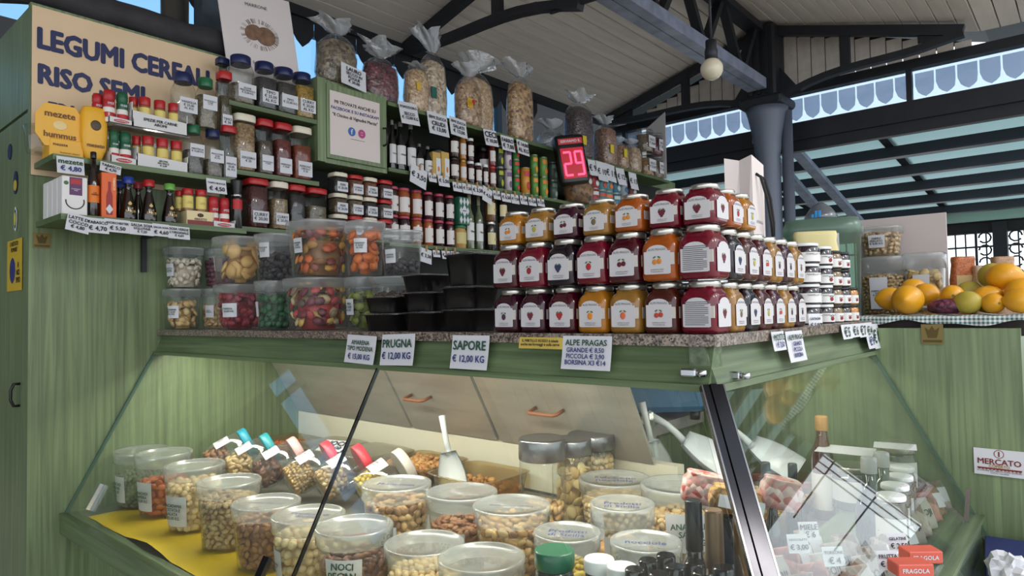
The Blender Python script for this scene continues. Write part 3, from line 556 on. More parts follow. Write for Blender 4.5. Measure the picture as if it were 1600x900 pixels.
def on_face(parent, lines, w, h, m, R, ang, z, tilt=0, bold=True):
    """print on a wall at distance R from the axis, seen from direction ang"""
    o = link('lettering', text_mesh(lines, w, h, m, bold), parent, (R*math.cos(ang), R*math.sin(ang), z)); o.rotation_euler = (tilt, 0, ang+PI/2); return o
def tub(loc, r, h, kind, fillf, label, lines=None, e=2.0, rz=0, lang=-PI/2, lw=.8, lz=(.25, .62), lvl=0, seed=1, group=None, ptx=None, lid=True, cat='tub', name='plastic_tub', lidnote=None):
    t = thing(name, label, cat, loc, rz, group); hb = h*.84; r0 = r*.86; t['rad'] = r*1.06
    t2 = cached(('tubbody', round(r, 3), round(h, 3), e), lambda: MB().lathe([(r0*.96, .001), (r0, .004), (r*.985, hb)], 32, e, cap1=False).mesh('body', tub_plastic)); link('body', t2, t)
    def mk():
        m = MB(); n = 56; v = []; f = []
        prof = [(.99, .80, 0), (1.045, .80, 1), (1.05, .93, 1), (1.06, .945, 0), (1.06, .985, 0), (1.03, 1.0, 0), (.97, .995, 0), (.95, .965, 0), (.5, .968, 0), (.02, .968, 0)]
        for (q, z, rib) in prof:
            for i in range(n):
                a = 2*PI*i/n; k = 1 if e == 2 else (abs(math.cos(a))**e+abs(math.sin(a))**e)**(-1/e)
                R = r*q*k*(1-(.014 if rib and i % 2 else 0)); v.append((R*math.cos(a), R*math.sin(a), h*z))
        for k in range(len(prof)-1):
            for i in range(n): j = (i+1) % n; f.append((k*n+i, k*n+j, k*n+n+j, k*n+n+i))
        return m.add(v, f, 0, True).mesh('lid', lid_plastic)
    if lid: link('lid', cached(('tublid', round(r, 3), round(h, 3), e), mk), t)
    c = link('contents', fill(kind, r0*.97, r0+(r-r0)*fillf*.9, hb*fillf, e=e, seed=seed, lvl=lvl), t); c['kind'] = 'stuff'; c.rotation_euler = (0, 0, seed*1.3 if e == 2 else (seed % 4)*PI/2)
    if lines:
        zc0, zc1 = h*lz[0], h*lz[1]; Ra = r0+(r-r0)*lz[0]/.84; Rb = r0+(r-r0)*lz[1]/.84
        l = curved_card(Ra, lang-lw/2, lang+lw/2, zc0, zc1, e, R1=Rb, off=.0016).build('label', white_card, t)
        kf = 1 if e == 2 else (abs(math.cos(lang))**e+abs(math.sin(lang))**e)**(-1/e); Rm = max(Ra, Rb)*kf+.0032
        on_face(l, lines, r*lw*.80, (zc1-zc0)*.8, ptx or ink_green, Rm, lang, (zc0+zc1)/2, -math.atan((Rb-Ra)/(zc1-zc0)))
    if lidnote:
        o = link('lettering', text_mesh(lidnote, r*1.2, r*.6, ink_blue, False), t, (0, 0, h*.972)); o.rotation_euler = (-PI/2, 0, .5)
    return t
FRUIT = {'grape': ((96, 24, 44), 'c'), 'rasp': ((150, 34, 48), 'o'), 'blue': ((40, 48, 80), 'c'), 'straw': ((168, 34, 44), 'o'), 'cherry': ((92, 20, 34), '2'), 'apri': ((206, 130, 50), '2'), 'plum': ((66, 40, 66), 'o'), 'forest': ((110, 36, 60), 'c'), 'lingon': ((160, 40, 44), 'c'), 'orange': ((222, 130, 40), 'o'), 'peach': ((214, 104, 64), 'o'), 'rose': ((180, 66, 44), '2'), 'pear': ((170, 160, 70), 'o'), 'fig': ((110, 96, 60), 'o'), 'leaf': ((90, 120, 66), 'c')}
def fruit_mesh(k, s):
    def mk():
        m = MB(); c, sh = FRUIT[k]
        if sh == 'c':
            for i, (x, z) in enumerate([(-.5, .4), (0, .5), (.5, .4), (-.3, 0), (.3, 0), (0, -.4)]): m.ell((x*s, 0, z*s), (s*.36, .0006, s*.36), lvl=1)
        elif sh == '2':
            for x, z in ((-.45, 0), (.45, .1)): m.ell((x*s, 0, z*s), (s*.5, .0006, s*.5), lvl=1)
        else: m.ell((0, 0, 0), (s*.62, .0006, s*.72), lvl=1)
        for a in (-.5, .4): m.ell((a*s, .0002, .85*s), (s*.35, .0005, s*.16), Matrix.Rotation(a, 4, 'Y'), lvl=1, mi=1)
        return m.mesh('fruit_picture', [M_('print_'+k, c, .6), M_('print_leaf', (84, 110, 70), .6)])
    return cached(('fruit', k, round(s, 4)), mk)
def jam_jar(loc, rz, w, h, jam, fr, label, group=None, text_front=False, cat='jam jar'):
    r = w/2; t = thing('jam_jar', label, cat, loc, rz, group); jm = mat('jam_%d_%d_%d' % jam, jam, .16, coat=.35, noise=.25, scale=25)
    def body(): return MB().lathe([(r*.80, 0), (r*.95, h*.03), (r*1.0, h*.08), (r*1.0, h*.60), (r*.97, h*.68), (r*.88, h*.76), (r*.72, h*.82), (r*.70, h*.88)], 32, 6.0).mesh('body', jm)
    link('body', cached(('jb', r, h, jam), body), t)
    def lidm():
        m = MB(); m.lathe([(r*.76, h*.865), (r*.80, h*.875), (r*.81, h*.965), (r*.78, h*.99), (r*.70, h), (r*.66, h*.99)], 28); return m.mesh('lid', silver)
    link('lid', cached(('jl', r, h), lidm), t)
    y = -r-.0006; hw = r*.74
    def lab():
        m = MB(); z0, z1, zt = h*.13, h*.56, h*.68
        arch = [(hw*.80*math.cos(a), z1+(zt-z1)*math.sin(a)) for a in np.linspace(0, PI, 9)]
        m.prism([(-hw, z0+.012*h), (-hw*.86, z0), (hw*.86, z0), (hw, z0+.012*h), (hw, z1)]+arch+[(-hw, z1)], (0, y, 0), (1, 0, 0), (0, 0, 1), .0006); return m.mesh('label', M_('jam_label', (200, 197, 200), .55))
    l = link('label', cached(('lab', r, h), lab), t)
    if text_front:
        m = MB()
        for i in range(13): m.box((-hw*.85, y-.0012, h*(.17+i*.035)), (hw*(.85-.25*((i*7) % 5 == 0)), y-.0008, h*(.183+i*.035)))
        o = m.build('small_print', M_('print_grey', (120, 118, 122), .7), l); o['kind'] = 'stuff'
    else:
        link('fruit_picture', fruit_mesh(fr, w*.14), l, (0, y-.0012, h*.36)); lettering(l, ['ALPE PRAGAS'], hw*1.35, h*.075, M_('print_grey', (92, 90, 96), .7), (0, y-.0012, h*.595), bold=False)
        lettering(l, ['confettura extra', 'Fruchtaufstrich'], hw*1.1, h*.07, M_('print_grey', (120, 118, 122)), (0, y-.0012, h*.20), bold=False)
    # band that wraps to the right-hand face
    link('side_label', cached(('sl', r, h), lambda: MB().box((r+.0002, -r*.72, h*.30), (r+.0008, r*.72, h*.52)).box((r*.74, -r-.0008, h*.30), (r*.93, -r+.002, h*.52)).mesh('side_label', M_('jam_side', (204, 196, 188), .55))), t)
    return t
def canister(loc, rz, w, h, lidc, content, label, lines, fillf=.6, group=None, e=5.0, lab=(.08, .34), cat='spice jar', c2=None, lidh=.13, neck=None):
    """square clear shop canister with a flip lid and a printed price label"""
    r = w/2; t = thing('spice_jar', label, cat, loc, rz, group); hb = h*(1-lidh)
    link('body', cached(('cb', r, h, e, lidh, neck), lambda: (MB().lathe([(r*.94, 0), (r, .006), (r, hb*.97), (r*.93, hb)], 24, e) if not neck else MB().lathe([(r*.94, 0), (r, .006), (r, hb*.78), (r*.94, hb*.86), (r*neck*1.05, hb*.985), (r*neck, hb)], 24, e)).mesh('body', jar_glass)), t)
    gm = grains('grain_%d_%d_%d' % content, content, c2 or tuple(int(v*.62) for v in content), 130, .6)
    link('contents', cached(('cc', r, h, e, round(fillf, 2), content), lambda: MB().lathe([(r*.90, .004), (r*.965, .008), (r*.965, hb*fillf*.97), (r*.7, hb*fillf)], 24, e).mesh('contents', gm)), t)
    if neck: link('lid', cached(('cln', r, h, lidc.name, lidh), lambda: MB().lathe([(r*neck*1.12, hb-.002), (r*neck*1.15, hb+.002), (r*neck*1.15, h-.004), (r*neck*1.05, h)], 24).mesh('lid', lidc)), t)
    else: link('lid', cached(('cl', r, h, e, lidc.name, lidh), lambda: MB().lathe([(r*1.02, hb), (r*1.05, hb+.003), (r*1.05, h-.005), (r*.98, h)], 24, e).lathe([(r*.3, 0), (r*.25, .004)], 10, c=(r*.3, -r*.5, h)).mesh('lid', lidc)), t)
    if lines:
        l = link('label', cached(('clb', r, h, lab), lambda: MB().box((-r*.7, -r-.0012, h*lab[0]), (r*.9, -r-.0004, h*lab[1])).mesh('label', white_card)), t); lettering(l, lines, r*1.35, h*(lab[1]-lab[0])*.8, ink, (r*.1, -r-.0018, h*(lab[0]+lab[1])/2))
    return t
def round_jar(loc, rz, r, h, body, lidm, label, group=None, lab=(225, 222, 220), lb=(.2, .68), dot=None, cat='jar', name='glass_jar', lidh=.14, lines=None, n=20):
    t = thing(name, label, cat, loc, rz, group); hb = h*(1-lidh)
    bm = mat('jarbody_%d_%d_%d' % body, body, .15, coat=.8)
    link('body', cached(('rj', r, h, body, lidh), lambda: MB().lathe([(r*.9, 0), (r, h*.03), (r, hb*.84), (r*.86, hb*.95), (r*.84, hb)], n).mesh('body', bm)), t)
    link('lid', cached(('rl', r, h, lidm.name, lidh), lambda: MB().lathe([(r*.90, hb), (r*.93, hb+.002), (r*.93, h-.003), (r*.88, h)], n).mesh('lid', lidm)), t)
    if lab:
        l = link('label', cached(('rlab', r, h, lab, lb), lambda: curved_card(r, -PI/2-1.25, -PI/2+1.25, h*lb[0], h*lb[1], n=12, off=.0006).mesh('label', M_('lab_%d_%d_%d' % lab, lab, .55))), t)
        if dot: link('fruit_picture', fruit_mesh(dot, r*.26), l, (r*.3, -r*1.0-.0012, h*(lb[0]+lb[1])/2-.1*h*(lb[1]-lb[0])))
        if lines: lettering(l, lines, r*1.1, h*.12, ink, (0, -r-.0022, h*lb[1]-.09*h), bold=False)
    return t
def bottle(loc, rz, r, h, prof, glass, capm, label, lab=None, lb=(.12, .45), group=None, lines=None, cat='bottle', name='bottle', capz=.9, lcol=None, ltx=None, caps=(1.1, 1.0)):
    """prof: (radius fraction, height fraction) pairs up to the mouth"""
    t = thing(name, label, cat, loc, rz, group)
    link('body', cached(('bb', r, h, tuple(prof), glass.name), lambda: MB().lathe([(a*r, b*h) for a, b in prof], 20).mesh('body', glass)), t)
    rn = prof[-1][0]*r
    link('cap', cached(('bc', r, h, capm.name, capz, rn), lambda: MB().lathe([(rn*caps[0], h*capz), (rn*caps[0]*1.02, h*capz+.002), (rn*caps[0], h*.99), (rn*caps[1]*.9, h)], 16).mesh('cap', capm)), t)
    if lab:
        l = link('label', cached(('bl', r, h, lab, lb), lambda: curved_card(r, -PI/2-1.3, -PI/2+1.3, h*lb[0], h*lb[1], n=12, off=.0006).mesh('label', M_('lab_%d_%d_%d' % lab, lab, .55))), t)
        if lines: lettering(l, lines, r*1.2, h*(lb[1]-lb[0])*.6, ltx or ink, (0, -r-.002, h*(lb[0]+lb[1])/2))
    return t
def price_tag(loc, rz, w, h, lines, label, tx=None, col=None, group='price cards', tilt=0, cat='price tag', roll=0, clip=False, split=1):
    t = thing('price_tag', label, cat, loc, rz, group); t.rotation_euler = (tilt, roll, rz)
    k = .10*w; m = MB(); n = 5; v = []; f = []   # a slightly curled card
    for i in range(n+1):
        z = -h+h*i/n; c = -.06*h*(1-i/n)**2
        v += [(-w/2, c, z), (w/2, c, z), (-w/2, c+.0007, z), (w/2, c+.0007, z)]
    for i in range(n): a = 4*i; f += [(a, a+1, a+5, a+4), (a+3, a+2, a+6, a+7), (a+2, a, a+4, a+6), (a+1, a+3, a+7, a+5)]
    f += [(2, 3, 1, 0), (4*n, 4*n+1, 4*n+3, 4*n+2)]
    m.add(v, f).build('card', col or white_card, t)
    if lines:
        a, b = lines[:split], lines[split:]
        hh = h*.8/len(lines)
        lettering(t, a, w*.88, hh*len(a)*.85, (ink_green if tx is None else tx), (0, -.0035-.006*h, -h*.1-hh*len(a)/2))
        if b: lettering(t, b, w*.86, hh*len(b)*.85, (ink_blue if tx is None else tx), (0, -.0035-.03*h, -h*.1-hh*len(a)-hh*len(b)/2))
    if clip: MB().bevbox((-.005, -.008, -.016), (.005, .008, .022), .002).build('clothes_peg', M_('peg_wood', (176, 142, 98), .6), t)
    return t
def seed_bag(loc, rz, w, d, h, gm, label, fillf=.72, tuft=1.0, seed=1, sticker=None, flat=False, lean=0):
    rn = random.Random(seed); t = thing('seed_bag', label, 'bag', loc, rz, 'clear bags on the top shelf'); t.rotation_euler = (0, lean, rz)
    hf = h*fillf; n = 22
    def shell(name, prof, m_, grow, wob):
        v = []; f = []
        for k, (q, z) in enumerate(prof):
            for i in range(n):
                a = 2*PI*i/n; kk = (abs(math.cos(a))**2.8+abs(math.sin(a))**2.8)**(-1/2.8); wv = 1+wob*math.sin(3*a+seed+z*40)+wob*rn.uniform(-.5, .5)
                v.append(((w/2*q+grow)*kk*math.cos(a)*wv, (d/2*q+grow)*kk*math.sin(a)*wv, z))
        for k in range(len(prof)-1):
            for i in range(n): j = (i+1) % n; f.append((k*n+i, k*n+j, k*n+n+j, k*n+n+i))
        f.append(tuple(range(n-1, -1, -1))); f.append(tuple((len(prof)-1)*n+i for i in range(n)))
        return MB().add(v, f, 0, True).build(name, m_, t)
    shell('contents', [(.80, .002), (.94, .03), (1, hf*.35), (.98, hf*.7), (.86, hf*.93), (.5, hf)], gm, 0, .02)
    nk = .20; zt = hf+(h-hf)*.45
    shell('film', [(.82, .001), (.97, .03), (1.02, hf*.35), (1.0, hf*.7), (.9, hf*.93), (.55, hf+(zt-hf)*.5), (nk, zt)], bag_film, .002, .025)
    pr = [(nk, zt)]; v = []; f = []; L = (h-zt)*tuft*1.5     # the tied, crumpled tail of the bag
    for k in range(5):
        q = k/4
        for i in range(n):
            a = 2*PI*i/n; R = (nk*w/2)+(w*.56-nk*w/2)*q**.7*(1+.35*math.sin(5*a+seed+k)); v.append((R*math.cos(a)+q*L*.35*rn.uniform(-.3, .3)+q*L*.4*((seed % 3)-1), R*.55*math.sin(a), zt+L*q*(1+.18*math.sin(4*a+seed*2))+rn.uniform(-.004, .004)))
    for k in range(4):
        for i in range(n): j = (i+1) % n; f.append((k*n+i, k*n+j, k*n+n+j, k*n+n+i))
    MB().add(v, f, 0, True).build('tied_top', bag_tuft, t)
    if sticker:
        c, wd, ht, zz = sticker; MB().box((-wd/2-w*.22, -d/2-.006, zz), (wd/2-w*.22, -d/2-.003, zz+ht)).build('sticker', M_('sticker_%d_%d_%d' % c, c, .5), t)
    return t
# ---------------------------------------------------------------- jam pyramid on the granite corner
RED, DRED, BLK, AMB, GOLD, PUR, BRN, OCH = (104, 10, 32), (66, 8, 22), (24, 12, 22), (158, 76, 18), (168, 108, 24), (52, 10, 28), (72, 26, 18), (146, 104, 42)
JZ = [ZG, ZG+.110, ZG+.222]
bot = [(790, PUR, 'plum', 'dark plum'), (831, PUR, 'forest', 'dark berry'), (881, DRED, 'lingon', 'dark red lingonberry'), (927, GOLD, 'orange', 'golden orange'), (982, OCH, 'peach', 'ochre peach'), (1032, BRN, 'rose', 'brown-red rosehip')]
mid = [(787, DRED, 'grape', 'dark red grape'), (828, RED, 'rasp', 'raspberry'), (879, BLK, 'blue', 'black blueberry'), (926, RED, 'straw', 'strawberry red'), (978, DRED, 'cherry', 'dark cherry'), (1030, AMB, 'apri', 'amber apricot')]
top = [(805, GOLD, 'apri', 'golden apricot'), (843, OCH, 'pear', 'ochre pear'), (889, PUR, 'cherry', 'dark cherry'), (937, OCH, 'fig', 'olive fig'), (987, AMB, 'apri', 'amber apricot'), (1035, RED, 'grape', 'red grape')]
JX = [-1.118, -1.032, -.944, -.858, -.772, -.686]
for row, (lst, nm) in enumerate(((bot, 'bottom'), (mid, 'middle'), (top, 'top'))):
    for i, (px, c, fr, d) in enumerate(lst):
        w, h = ((.080, .108), (.083, .111), (.074, .084))[row]
        jam_jar((JX[i]+(.005 if row == 2 else 0), YF+.052+(.012 if row == 2 else 0), JZ[row]), .0, w, h, c, fr, '%s jam jar, %s in the front of the %s pyramid row' % (d, ORD[i], nm), 'jam pyramid front')
for row, nm in enumerate(('bottom', 'middle', 'top')):
    w, h = ((.080, .108), (.083, .111), (.074, .084))[row]
    t = jam_jar((-.602, YF+.052+(.012 if row == 2 else 0), JZ[row]), 0, w, h, RED, 'grape', 'red jam jar at the granite corner in the %s pyramid row' % nm, 'jam pyramid corner', text_front=(row < 2))
    l = link('label', CACHE[('lab', w/2, h)], t); l.rotation_euler = (0, 0, PI/2); link('fruit_picture', fruit_mesh('grape', w*.14), l, (0, -w/2-.0014, h*.36))
sj = [(OCH, 'fig', 'ochre fig'), (BLK, 'blue', 'black blueberry'), (BRN, 'pear', 'brown pear'), (DRED, 'rose', 'dark red'), (OCH, 'plum', 'tawny plum'), (PUR, 'plum', 'purple plum')]
for row, nm in enumerate(('bottom', 'middle', 'top')):
    for i in range(6 if row < 2 else 2):
        c, fr, d = sj[(i+row) % 6]; w, h = ((.070, .106), (.070, .109), (.066, .082))[row]
        if row == 2: c, fr, d = ((AMB, 'rasp', 'amber raspberry'), (GOLD, 'pear', 'golden pear'))[i]
        jam_jar((-.600, 1.382+i*.078+(.002*row), JZ[row]), PI/2, w, h, c, fr, '%s jam jar facing the aisle, %s behind the corner jar in the %s row' % (d, ('first', 'second', 'third', 'fourth', 'fifth', 'sixth')[i], nm), 'jam pyramid aisle side')
# small jars behind the front top row
for i, px in enumerate((860, 915, 962, 1012, 1065)):
    y = YF+.14; jam_jar((x_on(px, y, 1.72), y, JZ[2]), 0, .070, .082, (PUR, OCH, BRN, RED, PUR)[i], 'plum', 'jam jar peeping out behind the top pyramid row, %s' % ORD[i], 'jars behind the pyramid')
# hidden second rank that carries them
for row in range(2):
    for i, px in enumerate((860, 915, 962, 1012, 1065)):
        y = YF+.142; jam_jar((x_on(px, y, 1.72), y, JZ[row]), 0, .078, (.108, .111)[row], PUR, 'plum', 'dark jam jar hidden in the second rank of the %s pyramid row, %s' % (('bottom', 'middle')[row], ORD[i]), 'jam pyramid second rank')
# flat honey and sauce jars further along the side: white lids, white labels
k = 0
for (Y, X, n, r, lc) in ((2.00, -.625, 4, .040, (84, 40, 40)), (2.00, -.715, 3, .040, (60, 30, 34)), (2.145, -.625, 4, .034, (150, 100, 40)), (2.235, -.62, 4, .030, (120, 96, 60)), (2.315, -.615, 4, .028, (44, 34, 40)), (2.39, -.61, 2, .026, (190, 120, 40))):
    for j in range(n):
        hh = .058 if r > .033 else .056
        round_jar((X, Y, ZG+j*hh), PI/2*.55, r, hh-.001, (34, 18, 26) if r > .033 else lc, white_lid if r > .033 else blackm, 'low dark preserve jar with white label in stack %s along the granite side, %s' % (('one', 'two', 'three', 'four', 'five', 'six')[k], ('lowest', 'second up', 'third up', 'topmost')[j]), 'stacked preserve jars', lab=(226, 224, 222), lb=(.08, .54), dot='rasp' if r < .035 else None, lidh=.15, lines=['MARMELLATA'] if r > .033 else None)
    k += 1
# ---------------------------------------------------------------- square tubs of dried fruit on the left of the worktop
def ctub(px, pw, z, h, kind, ff, label, lines, lang=-.95, Y=None, e=3.4, seed=1, lw=.75, lz=(.28, .58)):
    dpt = depth_of((x_on(px, 1.34, z), 1.34, z)); r = pw/2*dpt/FPX/1.05; y = YF+.012+r*1.06 if Y is None else Y
    x = max(x_on(px, y, z+h/2), XW+r*1.07+.002)
    return tub((x, y, z), r, h, kind, ff, label, lines, e=e, lang=lang, lw=lw, lz=lz, seed=seed, group='dried fruit tubs on the granite')
zl0, zl1 = ZG, ZG+.188
ctub(280, 50, zl0, .184, 'banana', .72, 'square tub of banana chips at the left end of the lower tub row', ['BANANA', '€ 15,00', 'AL KG'], seed=1)
ctub(318, 42, zl0, .184, 'cashew', .6, 'narrow square tub of pale rings in the lower tub row', ['NOCI', '€ 20,00 KG'], seed=2, Y=1.40)
ctub(374, 68, zl0, .184, 'papaya', .86, 'square tub of dark red papaya in the lower tub row', ['PAPAYA', '€ 20,00 KG'], seed=3)
ctub(433, 60, zl0, .184, 'kiwi', .74, 'square tub of dark green fruit in the lower tub row', ['KIWI'], seed=4, lang=-2.2)
ctub(502, 96, zl0, .184, 'fruitmix', .92, 'large square tub of mixed sliced fruit in the lower tub row', None, seed=5)
ctub(575, 60, zl0, .184, 'lime', .75, 'square tub of green fruit half hidden by black trays', ['MELA', '€ 20,00', 'AL KG'], lang=-1.7, seed=6, Y=1.44)
ctub(284, 54, zl1, .184, 'coco', .75, 'square tub of white coconut flakes at the left end of the upper tub row', ['COCCO', 'A FETTE'], seed=7, lang=-1.3)
ctub(324, 44, zl1, .184, 'berry', .8, 'square tub of purple berries in the upper tub row', None, seed=8, Y=1.42)
ctub(376, 76, zl1, .190, 'ring', .9, 'square tub of pale pineapple rings in the upper tub row', ['ANANAS'], seed=9, lang=-2.4)
ctub(431, 60, zl1, .190, 'prune', .62, 'square tub of black prunes in the upper tub row', ['AGRICUGNE', '€ 23,00', 'AL KG'], seed=10, lang=-1.2, lz=(.5, .82), Y=1.40)
ctub(502, 94, zl1, .196, 'chips', .9, 'large square tub of orange vegetable chips in the upper tub row', ['VERDURE', 'CHIPS', '€ 25,00 KG'], seed=11, lang=-1.5, lz=(.42, .68), lw=.5)
ctub(570, 60, zl1, .186, 'apricot', .86, 'square tub of orange dried apricots in the upper tub row', ['ARANCIA', '€ 20,00', 'AL KG'], seed=12, lang=-.9, lz=(.40, .66), Y=1.42)
ctub(628, 66, zl1-.012, .150, 'prune', .3, 'half empty tub of lamponi in the upper tub row', ['LAMPONI', '€ 30,00 KG'], seed=13, lang=-1.4, Y=1.44, e=2.6)
tub((x_on(618, 1.46, 1.5), 1.46, zl0+.06), .105, .115, 'dark', .5, 'wide round tub with whitish lid behind the black trays', None, seed=3, group='dried fruit tubs on the granite')
# black prune trays
trayb = mat('tray_black', (14, 13, 15), .3, coat=.3)
def prune_tray(px, py, z, w, d, h, label, rz=0, Y=1.34):
    t = thing('black_tray', label, 'tray', (x_on(px, Y, z+h/2), Y, z), rz, 'black prune trays')
    link('tray', cached(('bt', w, d, h), lambda: MB().lathe([(.84, 0), (.86, .003), (.985, h*.92), (1.06, h*.93), (1.06, h*.97)], 28, 7.0, sx=w/2, sy=d/2).mesh('tray', trayb)), t)
    link('film_cover', cached(('bf', w, d, h), lambda: MB().lathe([(1.06, h*.975), (.9, h*1.06), (.4, h*1.10), (.05, h*1.08)], 24, 6.0, sx=w/2, sy=d/2).mesh('film_cover', bag_film)), t)
    return t
z = ZG
for i, (px, zz, w, h, Y, rz, d) in enumerate(((612, 0, .15, .052, 1.33, .05, 'lowest at the left'), (612, .056, .14, .048, 1.33, -.06, 'on the left stack below the white-lidded tub'), (672, 0, .13, .055, 1.345, .02, 'lowest in the middle'), (672, .058, .13, .055, 1.35, .06, 'second in the middle stack'), (668, .117, .12, .05, 1.37, -.1, 'topmost in the middle stack'), (735, 0, .13, .06, 1.35, 0, 'lowest beside the jam jars'), (735, .063, .13, .06, 1.35, .05, 'second beside the jam jars'), (738, .127, .12, .09, 1.36, -.08, 'deep and tall, topmost beside the jam jars'))):
    prune_tray(px, 0, z+zz, w, .12, h, 'black plastic prune tray with film cover, '+d, rz, Y)
# ---------------------------------------------------------------- price cards along the granite edge
def edge_tag(px0, px1, py0, py1, lines, label, side=False, tx=None, col=None, roll=0, split=1):
    if not side:
        p = at((px0+px1)/2, py0, 'y', YF-.006); q = at((px0+px1)/2, py1, 'y', YF-.006); w = x_on(px1, YF, 1.4)-x_on(px0, YF, 1.4)
        return price_tag(p, 0, w, p[2]-q[2], lines, label, tx, col, tilt=-.1, roll=roll, split=split)
    p = at((px0+px1)/2, py0, 'x', -.554); q = at((px0+px1)/2, py1, 'x', -.554); w = y_on(px1, -.555, 1.4)-y_on(px0, -.555, 1.4)
    return price_tag(p, PI/2, w, p[2]-q[2], lines, label, tx, col, tilt=-.1, roll=roll, split=split)
edge_tag(543, 588, 524, 568, ['AMARENA', 'TIPO MODENA', '€ 15,00 KG'], 'white price card reading AMARENA TIPO MODENA', split=2, roll=.03)
edge_tag(597, 648, 522, 571, ['PRUGNA', '€ 12,00 KG'], 'white price card reading PRUGNA', roll=-.03)
edge_tag(707, 764, 524, 577, ['SAPORE', '€ 12,00 KG'], 'white price card reading SAPORE')
edge_tag(811, 879, 527, 545, ['IL MIRTILLO ROSSO è ideale', 'anche nei formaggi e sulla carne'], 'yellow strip card about red bilberry', tx=ink, col=M_('yellow_card', (206, 178, 84), .6), split=2)
edge_tag(879, 955, 525, 578, ['ALPE PRAGAS', 'GRANDE € 8,50', 'PICCOLA € 3,90', 'BORSINA X3 €14'], 'white price card reading ALPE PRAGAS with three prices')
for i, (a, b, y0, y1, ln) in enumerate(((1205, 1224, 518, 548, ['MOSTO', '€ 7,50']), (1227, 1253, 517, 565, ['ALPE PRAGAS', 'GRANDE', 'PICCOLA', 'BORSINA']), (1314, 1328, 507, 530, ['€ 5']), (1328, 1341, 506, 527, ['€ 6']), (1340, 1352, 505, 527, ['€ 7']), (1350, 1362, 504, 545, ['€ 4', '€ 9']), (1360, 1371, 506, 545, ['€ 8']))):
    edge_tag(a, b, y0, y1, ln, 'white price card on the granite side edge, %s' % ORD[i], True)
p = at(1275, 490, 'x', -.57); price_tag((-.575, p[1], p[2]), PI/2*.8, .05, .045, ['CASTAGNE', '€ 5,00'], 'small white price card standing before the preserve jars', tx=ink)
# ---------------------------------------------------------------- goods on the sign wall and the shelves
def wb(px0, px1, py0, py1, X, z=None):
    """a box seen at these pixels whose face stands in the plane X: its Y centre, base z, width, height"""
    c = (px0+px1)/2; b = at(c, py1, 'x', X); t_ = at(c, py0, 'x', X); zz = b[2] if z is None else z
    return (y_on(px0, X, (b[2]+t_[2])/2)+y_on(px1, X, (b[2]+t_[2])/2))/2, zz, y_on(px1, X, b[2])-y_on(px0, X, b[2]), t_[2]-zz
def rw(px0, px1, X, z): # radius of a round thing seen that wide
    return (px1-px0)/2*depth_of((X, y_on((px0+px1)/2, X, z), z))/FPX
HP = PI/2
X2, X3 = -2.985, -2.93
# hummus packs
yel = M_('hummus_yellow', (232, 172, 36), .45, coat=.2); brn = M_('hummus_brown', (110, 62, 24), .5)
y, z, w, h = wb(60, 137, 160, 248, X2, ZA2)
t = thing('hummus_pack', 'yellow sleeve pack of hummus with a big rounded face on the upper shelf', 'food pack', (X2-.05, y, ZA2), HP)
MB().lathe([(w*.26, 0), (w*.28, .01), (w*.34, h*.5), (w*.33, h*.52)], 28, c=(-.045, .078, h*.10)).build('tub', jar_glass, t)
o = MB().prism([(a*w/2, h*.60+b*h*.40) for a, b in ((-1, -.45), (-.62, -1), (.62, -1), (1, -.45), (1, .45), (.62, 1), (-.62, 1), (-1, .45))], (0, -.002, 0), (1, 0, 0), (0, 0, 1), .004).build('sleeve_face', yel, t)
lettering(o, ['mezete'], w*.62, h*.16, brn, (0, -.008, h*.80)); lettering(o, ['hummus'], w*.66, h*.16, brn, (0, -.008, h*.42)); MB().ell((0, -.007, h*.61), (w*.15, .002, h*.09), lvl=2).build('dish_picture', M_('hummus_dish', (232, 204, 140), .5), o)
o = MB().bevbox((-w*.22, -.010, 0), (w*.5, .09, h*.36), .004).build('sleeve_base', yel, t); lettering(o, ['mezete'], w*.3, h*.09, brn, (0, -.0115, h*.24)); lettering(o, ['hummus classic'], w*.4, h*.06, brn, (w*.2, -.0115, h*.10), bold=False)
y, z, w, h = wb(128, 170, 165, 246, X2, ZA2)
t = thing('hummus_pack', 'narrow yellow hummus pack standing beside the big one', 'food pack', (X2-.05, y+.006, ZA2), HP); o = MB().lathe([(.3, 0), (.34, .02), (.46, h*.25), (.5, h*.5), (.5, h*.86), (.44, h*.97), (.4, h)], 26, 4, sx=w, sy=.07).build('sleeve', yel, t)
lettering(o, ['mezete'], w*.66, h*.12, brn, (0, -.0365, h*.28)); MB().ell((0, -.036, h*.655), (w*.2, .003, w*.22), lvl=2).build('emblem', M_('emblem_dark', (76, 60, 40)), o)
def hang_tag(px0, px1, py0, py1, lines, label, X, tx=None, roll=0, clip=False, tilt=-.12):
    y, z, w, h = wb(px0, px1, py0, py1, X); return price_tag((X, y, z+h), HP, w, h, lines, label, tx, None, 'price cards on the shelves', tilt, roll=roll, clip=clip)
hang_tag(88, 131, 246, 273, ['mezete', '€ 4,80'], 'price card reading 4,80 under the hummus packs', -2.955)
hang_tag(157, 190, 256, 271, ['TABASCO', '€ 4,70'], 'price card hanging over the orange sauce box', -2.955, ink, .15)
hang_tag(322, 353, 280, 303, ['TAPPO BUCCIA', '€ 4,50'], 'price card hanging at the right end of the upper spice shelf', -2.955, ink)
